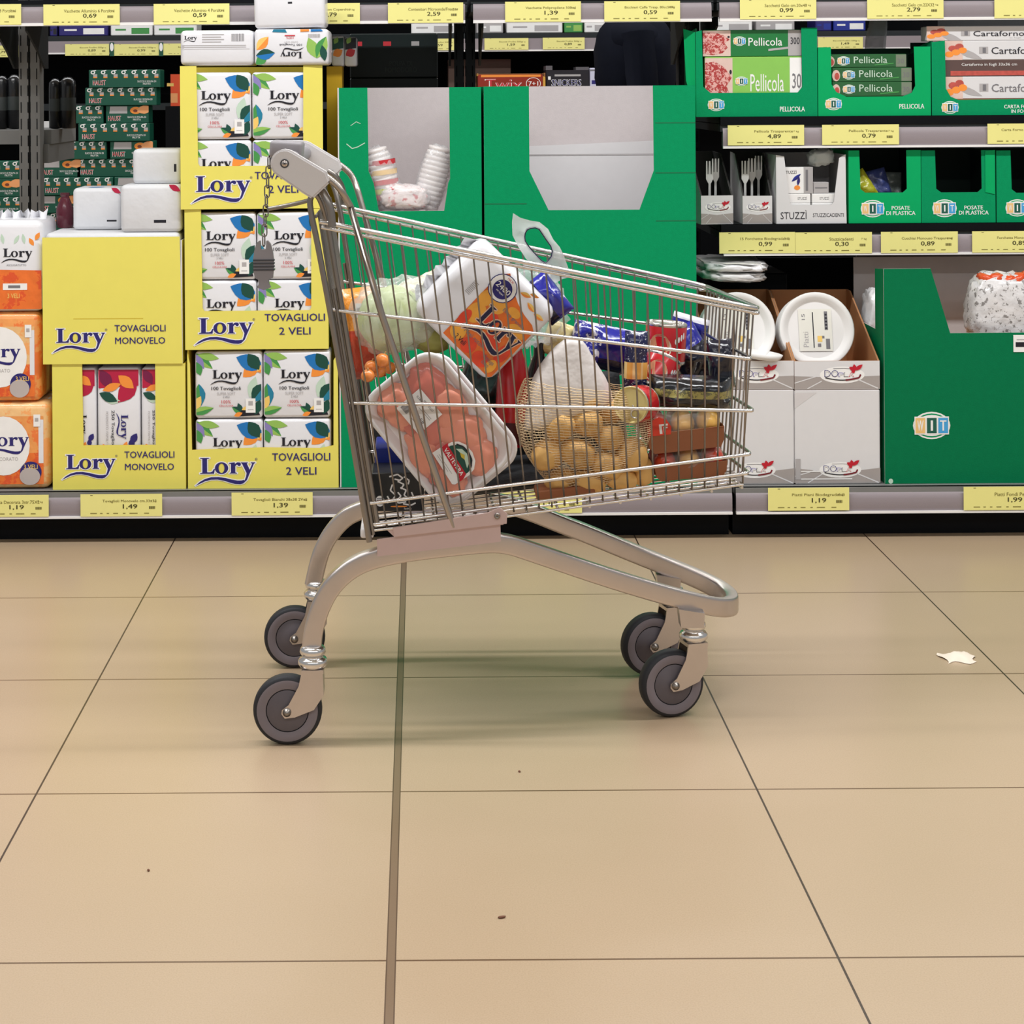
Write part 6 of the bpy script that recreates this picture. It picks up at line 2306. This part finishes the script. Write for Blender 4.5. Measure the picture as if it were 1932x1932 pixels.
# added dark fillers standing in for the shade inside the basket
m = MB()
c2 = P(960, 842, 3.705)
zz_ = zfloor(c2.x) + .006
m.pillow(TR((c2.x - .02, 3.715, zz_ + .085), 0, -5), .50, .17, .05, mat('dark shade filler', (24, 28, 32), .7, var=.3, scale=200, bump=.4), 30, .006, 10, 4, 8)
solo(m, 'shade_filler', 'added dark filler standing for shade along the far basket side', 'filler', (c2.x, 3.715, zz_), GC)
m = MB()
bx = P(1015, 900, 3.60).x
m.pillow(TR((bx, 3.61, zfloor(bx) + .019), 90, -5.3), .44, .30, .024, mat('charcoal shade filler', (34, 36, 40), .7, var=.3, scale=160, bump=.4), 24, .004, 10, 6, 8)  # added sheet that darkens the open basket floor
solo(m, 'shade_filler', 'added charcoal filler for shade lying flat on the basket floor behind the potato net', 'filler', (bx, 3.61, zfloor(bx) + .005), GC)
m = MB()
m.pillow(TR(P(905, 752, 3.62), 0, 20), .10, .15, .06, mat('dark green filler foil', (12, 44, 42), .25, var=.4, scale=40, bump=.7, bscale=45, coat=.6), 24, .008, 16, 7)  # added filler that keeps this gap dark
solo(m, 'snack_bag', 'added dark green filler between the orange pack and the chicken trays', 'snack bag', tuple(P(905, 752, 3.62)), 'snack bags in the trolley')

# ---- bottles
c2 = P(960, 842, 3.53)
t = thing('sauce_bottle', 'glossy red sauce bottle standing between chicken tray and potato bag', 'bottle', tuple(c2), GC)
M = TR(c2, 0, 4)
m = MB()
kk = kpx(3.53)
m.lathe([(22 * kk, 0), (29 * kk, 4 * kk), (30 * kk, 50 * kk), (29 * kk, 58 * kk), (30 * kk, 66 * kk), (30 * kk, 128 * kk), (26 * kk, 150 * kk), (15 * kk, 178 * kk), (13 * kk, 186 * kk)], M, RED, 32)
part(m, 'body', t)
m = MB()
m.lathe([(15 * kk, 186 * kk), (16 * kk, 188 * kk), (15 * kk, 214 * kk), (10 * kk, 218 * kk)], M, mat('white cap', (224, 220, 214), .4), 24)
part(m, 'cap', t)
m = MB()
m.lathe([(30.3 * kk, 8 * kk), (30.4 * kk, 9 * kk), (30.4 * kk, 48 * kk), (30.3 * kk, 49 * kk)], M, mat('dark wine label', (74, 14, 22), .4), 32, caps=False)
part(m, 'label', t, 'dark wine red lower label')
c2 = P(1012, 846, 3.60)
m = MB()
m.lathe([(24 * kk, 0), (29 * kk, 5 * kk), (29 * kk, 120 * kk), (22 * kk, 150 * kk), (11 * kk, 180 * kk), (11 * kk, 205 * kk)], TR(c2, 0, 2), mat('black bottle', (12, 14, 18), .25, coat=.5), 28)
solo(m, 'bottle', 'black bottle right behind the red sauce bottle', 'bottle', tuple(c2), GC)

# ---- potatoes in a net
POT = mat('potato skin', (222, 176, 104), .55, var=.16, scale=26, bump=.2, bscale=90)
pots = [(1058, 806, 3.42, 30, 24), (1108, 798, 3.425, 30, 25), (1150, 826, 3.43, 28, 24), (1034, 858, 3.42, 32, 28), (1090, 856, 3.415, 34, 27), (1146, 878, 3.42, 32, 26), (1192, 858, 3.43, 30, 32), (1058, 905, 3.43, 32, 20), (1112, 908, 3.42, 34, 20), (1172, 905, 3.43, 32, 20), (1212, 890, 3.45, 22, 26), (1104, 756, 3.44, 38, 26), (1150, 775, 3.47, 26, 24)]
nmp = ('left of the upper row', 'middle of the upper row', 'right of the upper row', 'leftmost big one', 'central big one', 'right of centre', 'far right upright one', 'bottom left', 'bottom middle', 'bottom right', 'small one at the right edge', 'under the white sleeve', 'behind the tin lid')
for i, (u, v, Y, a, b) in enumerate(pots):
    c2 = P(u, v, Y)
    m = MB()
    k = kpx(Y)
    m.blob(TR(c2, 0, (i * 37) % 50 - 25, (i * 53) % 40 - 20), (a * k, (a + b) / 2 * k * .9, b * k), POT, .92, .14, 2.2, i * 2.3, 26, 18)
    solo(m, 'potato', 'yellow potato inside the net bag, ' + nmp[i], 'potato', tuple(c2), 'potatoes in the net bag')
c2 = P(1112, 838, 3.44)
t = thing('potato_net', 'stretchy pale net bag with white sleeve around the potatoes', 'net bag', tuple(c2), GC)


def net_pt(s, t_):
    """s around (0..1), t from neck (0) to foot (1)"""
    a = 2 * PI * s
    w_ = (.40 + 2.3 * t_ * (1 - .52 * t_)) if t_ < .5 else None
    z = .135 - .222 * t_
    rx = .128 * math.sin(PI * (.16 + .74 * t_)) ** .7 * (1 + .05 * math.sin(9 * s * 2 * PI / 3))
    ry = .062 * math.sin(PI * (.18 + .72 * t_)) ** .6
    return c2 + Vector((rx * math.cos(a) + .018 * (t_ - .3) - .01, ry * math.sin(a), z + .03 * (t_ - .5) * math.cos(a) + .01))


m = MB()
ns, ntt = 66, 40
for i in range(ntt):
    lp = []
    for j in range(ns):
        lp.append(net_pt(j / ns, .16 + .82 * i / (ntt - 1) + .004 * math.sin(j * 2.1 + i)))
    m.tube(lp, .0009, NETM, 3, closed=True)
for j in range(ns):
    if True:
        m.tube([net_pt((j + (.22 * ((i % 2) - .5))) / ns + i * .0022, .16 + .82 * i / 27) for i in range(28)], .00042, NETM, 3)
part(m, 'net', t)
m = MB()
rows_ = [(640, 1066, 1096), (652, 1050, 1106), (670, 1033, 1116), (690, 1018, 1128), (712, 1006, 1142), (735, 999, 1152), (756, 995, 1156), (778, 992, 1130), (796, 990, 1070), (812, 990, 1020)]
vs = []
n = 14
for i, (v, a, b) in enumerate(rows_):
    for j in range(n + 1):
        q = j / n
        u = a + (b - a) * q
        bul = 4 * q * (1 - q)
        vs.append(P(u, v - 10 * bul * (i > 6) * 0, 3.435 - .026 * bul ** .7 * min(1, .3 + i * .14) + .004 * noise.noise(Vector((u * .06, v * .05, 2)))))
m.add(vs, [(i * (n + 1) + j, i * (n + 1) + j + 1, (i + 1) * (n + 1) + j + 1, (i + 1) * (n + 1) + j) for i in range(len(rows_) - 1) for j in range(n)], mat('white net sleeve', (228, 222, 218), .4, var=.05, scale=30, bump=.5, bscale=50, trans=.08), True)
o = part(m, 'paper_sleeve', t, 'white plastic sleeve over the upper net')
so = o.modifiers.new('thick', 'SOLIDIFY')
so.thickness = .0008
# brown carton under the potatoes
x0, x1, z0, z1 = RX(1010, 898, 1120, 940, 3.44)
zz = max(zfloor(x0), zfloor(x1)) + .004
m = MB()
m.M = TR((x0, 0, zfloor(x0) + .004), 0, -math.degrees(math.atan(.093)))
m.box(0, x1 - x0, 3.40, 3.60, 0, .016, KRAFTD, .002)
solo(m, 'flat_carton', 'flat brown carton under the potato net', 'carton', None, GC)

# ---- cans
CANR = mat('red can label', (198, 24, 36), .25, coat=.5)
TIN = mat('tin plate', (214, 210, 204), .25, .9)
GOLD = mat('gold lacquer lid', (226, 206, 138), .30, .35, var=.05)


def can(M, r, h_, label, lid, seed):
    t = thing('food_can', label, 'can', tuple(M.translation), 'red food cans')
    m = MB()
    m.lathe([(r * .97, 0), (r, .002), (r, .004), (r * .985, .005), (r * .985, h_ - .005), (r, h_ - .004), (r, h_ - .002), (r * .97, h_)], M, TIN, 36, caps=False)
    m.lathe([(.0001, .002), (r * .97, .002)], M, TIN, 36, caps=False)
    part(m, 'can_body', t)
    m = MB()
    m.lathe([(r * .99, .006), (r * .993, .0065), (r * .993, h_ - .0065), (r * .99, h_ - .006)], M, CANR, 36, caps=False)

    def patch(a0, a1, z0, z1, mt, l):
        n = 12
        cx_, cz = (a0 + a1) / 2, (z0 + z1) / 2
        vs = [M @ Vector((math.cos(cx_ + (a1 - a0) / 2 * math.cos(q)) * r * (1 + .004 * l), math.sin(cx_ + (a1 - a0) / 2 * math.cos(q)) * r * (1 + .004 * l), (cz + (z1 - z0) / 2 * math.sin(q)) * h_)) for q in [2 * PI * i / 20 for i in range(20)]]
        m.add(vs, [tuple(range(20))], mt)
    patch(-2.6, -1.4, .10, .72, mat('white bowl print', (226, 216, 200), .4), 2)
    patch(-2.5, -1.5, .22, .76, mat('tuna print', (206, 140, 104), .45, var=.3, scale=120), 3)
    for i in range(4):
        patch(-1.25 + .16 * i, -1.13 + .16 * i, .52 + .04 * i, .66 + .05 * i, WHT, 2)
    patch(-1.1, -.75, .3, .36, WHT, 2)
    part(m, 'label', t)
    m = MB()
    m.lathe([(r * .99, h_ - .001), (r * .93, h_ + .001), (r * .90, h_ - .002), (r * .86, h_ - .003), (r * .80, h_ - .0022), (r * .62, h_ - .0026), (.0001, h_ - .0022)], M, lid, 36, caps=False)
    m.tube([M @ Vector((r * (.22 * math.cos(q) + .52), r * .22 * math.sin(q), h_ + .0010)) for q in [2 * PI * i / 12 for i in range(12)]], .0017, TIN, 6, closed=True)
    m.box(0, 0, 0, 0, 0, 0, lid) if False else None
    for s in (-1, 1):
        m.tube([M @ Vector((r * .38, s * r * .12, h_)), M @ Vector((r * .05, s * r * .09, h_))], .0017, TIN, 6)
    part(m, 'lid', t)
    return t


k = kpx(3.56)
can(TR(P(1253, 684, 3.56), 0, 4, 0), 39 * k, 76 * k, 'red can standing upright beside the navy snack bag', TIN, 1)
can(TR(P(1228, 735, 3.50), -14, 28, 10), 36 * k, 66 * k, 'red can tipped to the right under the upright can', TIN, 2)
Md = P(1190, 764, 3.392)
Mx = Matrix.Translation(Md) @ Matrix.Rotation(math.radians(-28), 4, 'Z') @ Matrix.Rotation(math.radians(84), 4, 'X') @ Matrix.Rotation(math.radians(-60), 4, 'Z')
Mx = Mx @ Matrix.Translation((0, 0, -.062))
can(Mx, 35.5 * kpx(3.392), .062, 'lying can with a gold ring-pull lid facing the aisle', GOLD, 3)
# sausage / pasta pack
m = MB()
SPS = spots('navy pack with white speckle', (16, 24, 74), (226, 228, 240), 260, .6)
PASTA = mat('pasta yellow', (236, 178, 84), .35, coat=.4)
m.pillow(TR(P(1200, 682, 3.475), 0, 2), 44 * kpx(3.475), 116 * kpx(3.475), .03, BLUD, 22, .004, 20, 6, 4, lambda x, z: (PASTA if int(x * 9) % 3 else mat('pale pasta', (246, 216, 150), .35)) if .22 < z < .50 else SPS)
solo(m, 'pasta_pack', 'navy pasta pack with a yellow window left of the red cans', 'pasta pack', tuple(P(1200, 740, 3.475)), GC)

# ---- fruit trays
for j, (u0, u1, vt, vb, Y, lab) in enumerate(((1221, 1369, 812, 850, 3.425, 'brown card tray of wrapped yellow fruit, upper of two'), (1236, 1374, 876, 915, 3.43, 'brown card tray of red fruit, lower of two'))):
    k = kpx(Y)
    x0, x1, z0, z1 = RX(u0, vt, u1, vb, Y)
    M = Matrix.Translation((x0, Y, 0)) @ Matrix.Identity(4)
    ry = -6 if j == 0 else -5.3
    if j:
        z0 = zfloor((x0 + x1) / 2) + .0085
    t = thing('fruit_tray', lab, 'fruit tray', ((x0 + x1) / 2, Y, z0), 'fruit trays in the trolley')
    m = MB()
    m.M = about(((x0 + x1) / 2, Y, (z0 + z1) / 2), ry=ry)
    W = x1 - x0
    dd = .13
    h_ = z1 - z0
    ins = .12
    # flared tray: sloping end walls, upright front
    out = [(0, h_), (W, h_), (W * .98, h_ * .35), (W * .93, 0), (W * .08, 0), (W * .02, h_ * .3)]
    m.extr([(x0 + a, Y, z0 + b) for a, b in out], (0, .003, 0), KRAFTD)
    m.extr([(x0 + a, Y + dd, z0 + b) for a, b in out], (0, .003, 0), KRAFTD)
    for a, b in zip(out[1:], out[2:] + out[:1]):
        if a[1] == h_ and b[1] == h_:
            continue
        m.add([(x0 + a[0], Y, z0 + a[1]), (x0 + b[0], Y, z0 + b[1]), (x0 + b[0], Y + dd, z0 + b[1]), (x0 + a[0], Y + dd, z0 + a[1])], [(0, 1, 2, 3)], KRAFTD)
    part(m, 'card_tray', t)
    FR = mat('yellow fruit', (238, 186, 92), .3, var=.2, scale=20, coat=.6)
    FRR = mat('red fruit', (206, 70, 44), .3, var=.35, scale=24, coat=.6)
    for i in range(3):
        for q in range(2):
            m = MB()
            m.M = about(((x0 + x1) / 2, Y, (z0 + z1) / 2), ry=ry)
            cc = Vector((x0 + W * (.17 + .33 * i), Y + .034 + .062 * q, z1 + (.006 if j == 0 else .004)))
            m.blob(Matrix.Translation(cc), (W * .155, .030, .027 if j == 0 else .022), FRR if (i == 0 and j == 0) or (j == 1 and i != 1) else FR, 1, .05, 3, i + 4 * q, 24, 16)
            solo(m, 'peach', '%s piece of fruit in the %s brown tray, %s of the %s row' % ('red' if (i == 0 and j == 0) or (j == 1 and i != 1) else 'yellow', 'upper' if j == 0 else 'lower', ('left', 'middle', 'right')[i], 'front' if q == 0 else 'back'), 'fruit', tuple(cc), 'fruit in the brown trays')
    m = MB()
    m.M = about(((x0 + x1) / 2, Y, (z0 + z1) / 2), ry=ry)
    m.blob(TR((x0 + W / 2, Y + dd / 2, z1 + .004)), (W * .5, dd * .5, .034 if j == 0 else .026), mat('shiny clear film', (250, 246, 240), .1, bump=.6, bscale=40, trans=.86), .6, .08, 6, j, 36, 18)
    part(m, 'film_wrap', t)
    if j == 0:
        m = MB()
        m.M = about(((x0 + x1) / 2, Y, (z0 + z1) / 2), ry=ry)
        fr = front(x0 + .002, x0 + .05, z1 - .004, z1 + .030, Y - .0005)
        m.dpoly(fr, [(0, 0), (.9, 0), (.95, .4), (.8, .8), (.5, 1), (.25, .85), (.05, .5)], mat('label orange red', (224, 64, 40), .35), 1)
        m.drect(fr, .48, .08, .10, .5, WHT, 2)
        m.drect(fr, .48, .50, .34, .10, WHT, 2)
        m.drect(fr, .64, .08, .07, .36, WHT, 2)
        m.drect(fr, .64, .36, .16, .08, WHT, 2)
        part(m, 'film_label', t, 'orange red label with white bracket mark')

# ---- boxes at the rear of the basket
x0, x1, z0, z1 = RX(701, 892, 800, 986, 3.405)
z0 = zfloor((x0 + x1) / 2) + .0075
m = MB()
BKC = mat('black carton', (20, 24, 28), .35, coat=.2)
m.box(x0, x1, 3.405, 3.50, z0, z1, BKC, .002)
fr = front(x0, x1, z0, z1, 3.405)
m.dell(fr, .16, .27, .085, .14, WHT, 1)
for q in range(4):
    m.drect(fr, .10, .19 + q * .045, .12, .02, GRYT, 2)
random.seed(11)
for (pts) in ([(.34, .9), (.5, .96), (.6, .86), (.5, .78), (.62, .70), (.56, .58)], [(.4, .7), (.36, .55), (.46, .42), (.4, .3), (.52, .22), (.66, .25)], [(.55, .62), (.66, .55), (.62, .42), (.72, .32), (.8, .38), (.76, .5)], [(.5, .5), (.56, .4), (.52, .34)], [(.3, .4), (.34, .3), (.3, .22)], [(.6, .2), (.75, .16), (.84, .22)], [(.44, .84), (.56, .80)], [(.62, .9), (.72, .8), (.7, .7)]):
    m.dline(fr, pts, .028, WHT, 1)
m.dell(fr, .52, .13, .16, .02, LEAFO, 1)
m.dtext(fr, 'latte', .62, .05, .14, .05, WHT, 1)
solo(m, 'milk_carton', 'black carton with white line drawing at the low rear corner of the basket', 'carton', ((x0 + x1) / 2, 3.45, z0), GC)
x0, x1, z0, z1 = RX(708, 842, 768, 890, 3.52)
zb_ = zfloor((x0 + x1) / 2) + .0075
m = MB()
m.box(x0, x1, 3.51, 3.62, zb_, z1, BLUEP, .002)
fr = front(x0, x1, zb_, z1, 3.51)
m.drect(fr, 0, .62, 1, .03, LEAFY, 1)
m.drect(fr, .1, .1, .3, .3, NAVY, 1)
solo(m, 'carton', 'bright blue carton standing behind the black carton', 'carton', ((x0 + x1) / 2, 3.56, zb_), GC)

# ================================================================ LITTER ON THE FLOOR
c2 = P(1808, 1253, 3.79)
m = MB()
gx, gy = 10, 6
vs = []
for i in range(gy + 1):
    for j in range(gx + 1):
        x, y = -1 + 2 * j / gx, -1 + 2 * i / gy
        q = max(0, 1 - x * x * .8 - y * y)
        vs.append((c2.x + x * .032 * (1 + .2 * math.sin(3 * y)), 3.79 + y * .03 * (1 + .3 * math.sin(4 * x)), .001 + .012 * q * (1 + noise.noise(Vector((x * 3, y * 3, 1))))))
m.add(vs, [(i * (gx + 1) + j, i * (gx + 1) + j + 1, (i + 1) * (gx + 1) + j + 1, (i + 1) * (gx + 1) + j) for i in range(gy) for j in range(gx)], mat('crumpled tissue', (240, 226, 208), .7), True)
solo(m, 'paper_scrap', 'crumpled white paper scrap on the floor at the right', 'litter')
for i, (u, v) in enumerate(((947, 1733), (980, 1458), (280, 1640))):
    d = -(CY - v)
    Y = F * H / d
    p = P(u, v, Y)
    m = MB()
    m.blob(TR((p.x, p.y, .0015), 0, 0, 20), (.006 if i == 0 else .002, .003, .0015), mat('brown crumb', (110, 70, 50), .8), 1, .3, 4, i, 10, 6)
    solo(m, 'crumb', ('larger brown crumb on the front floor tiles', 'tiny dark crumb on the tile below the cart', 'tiny crumb on the left floor tile')[i], 'litter')
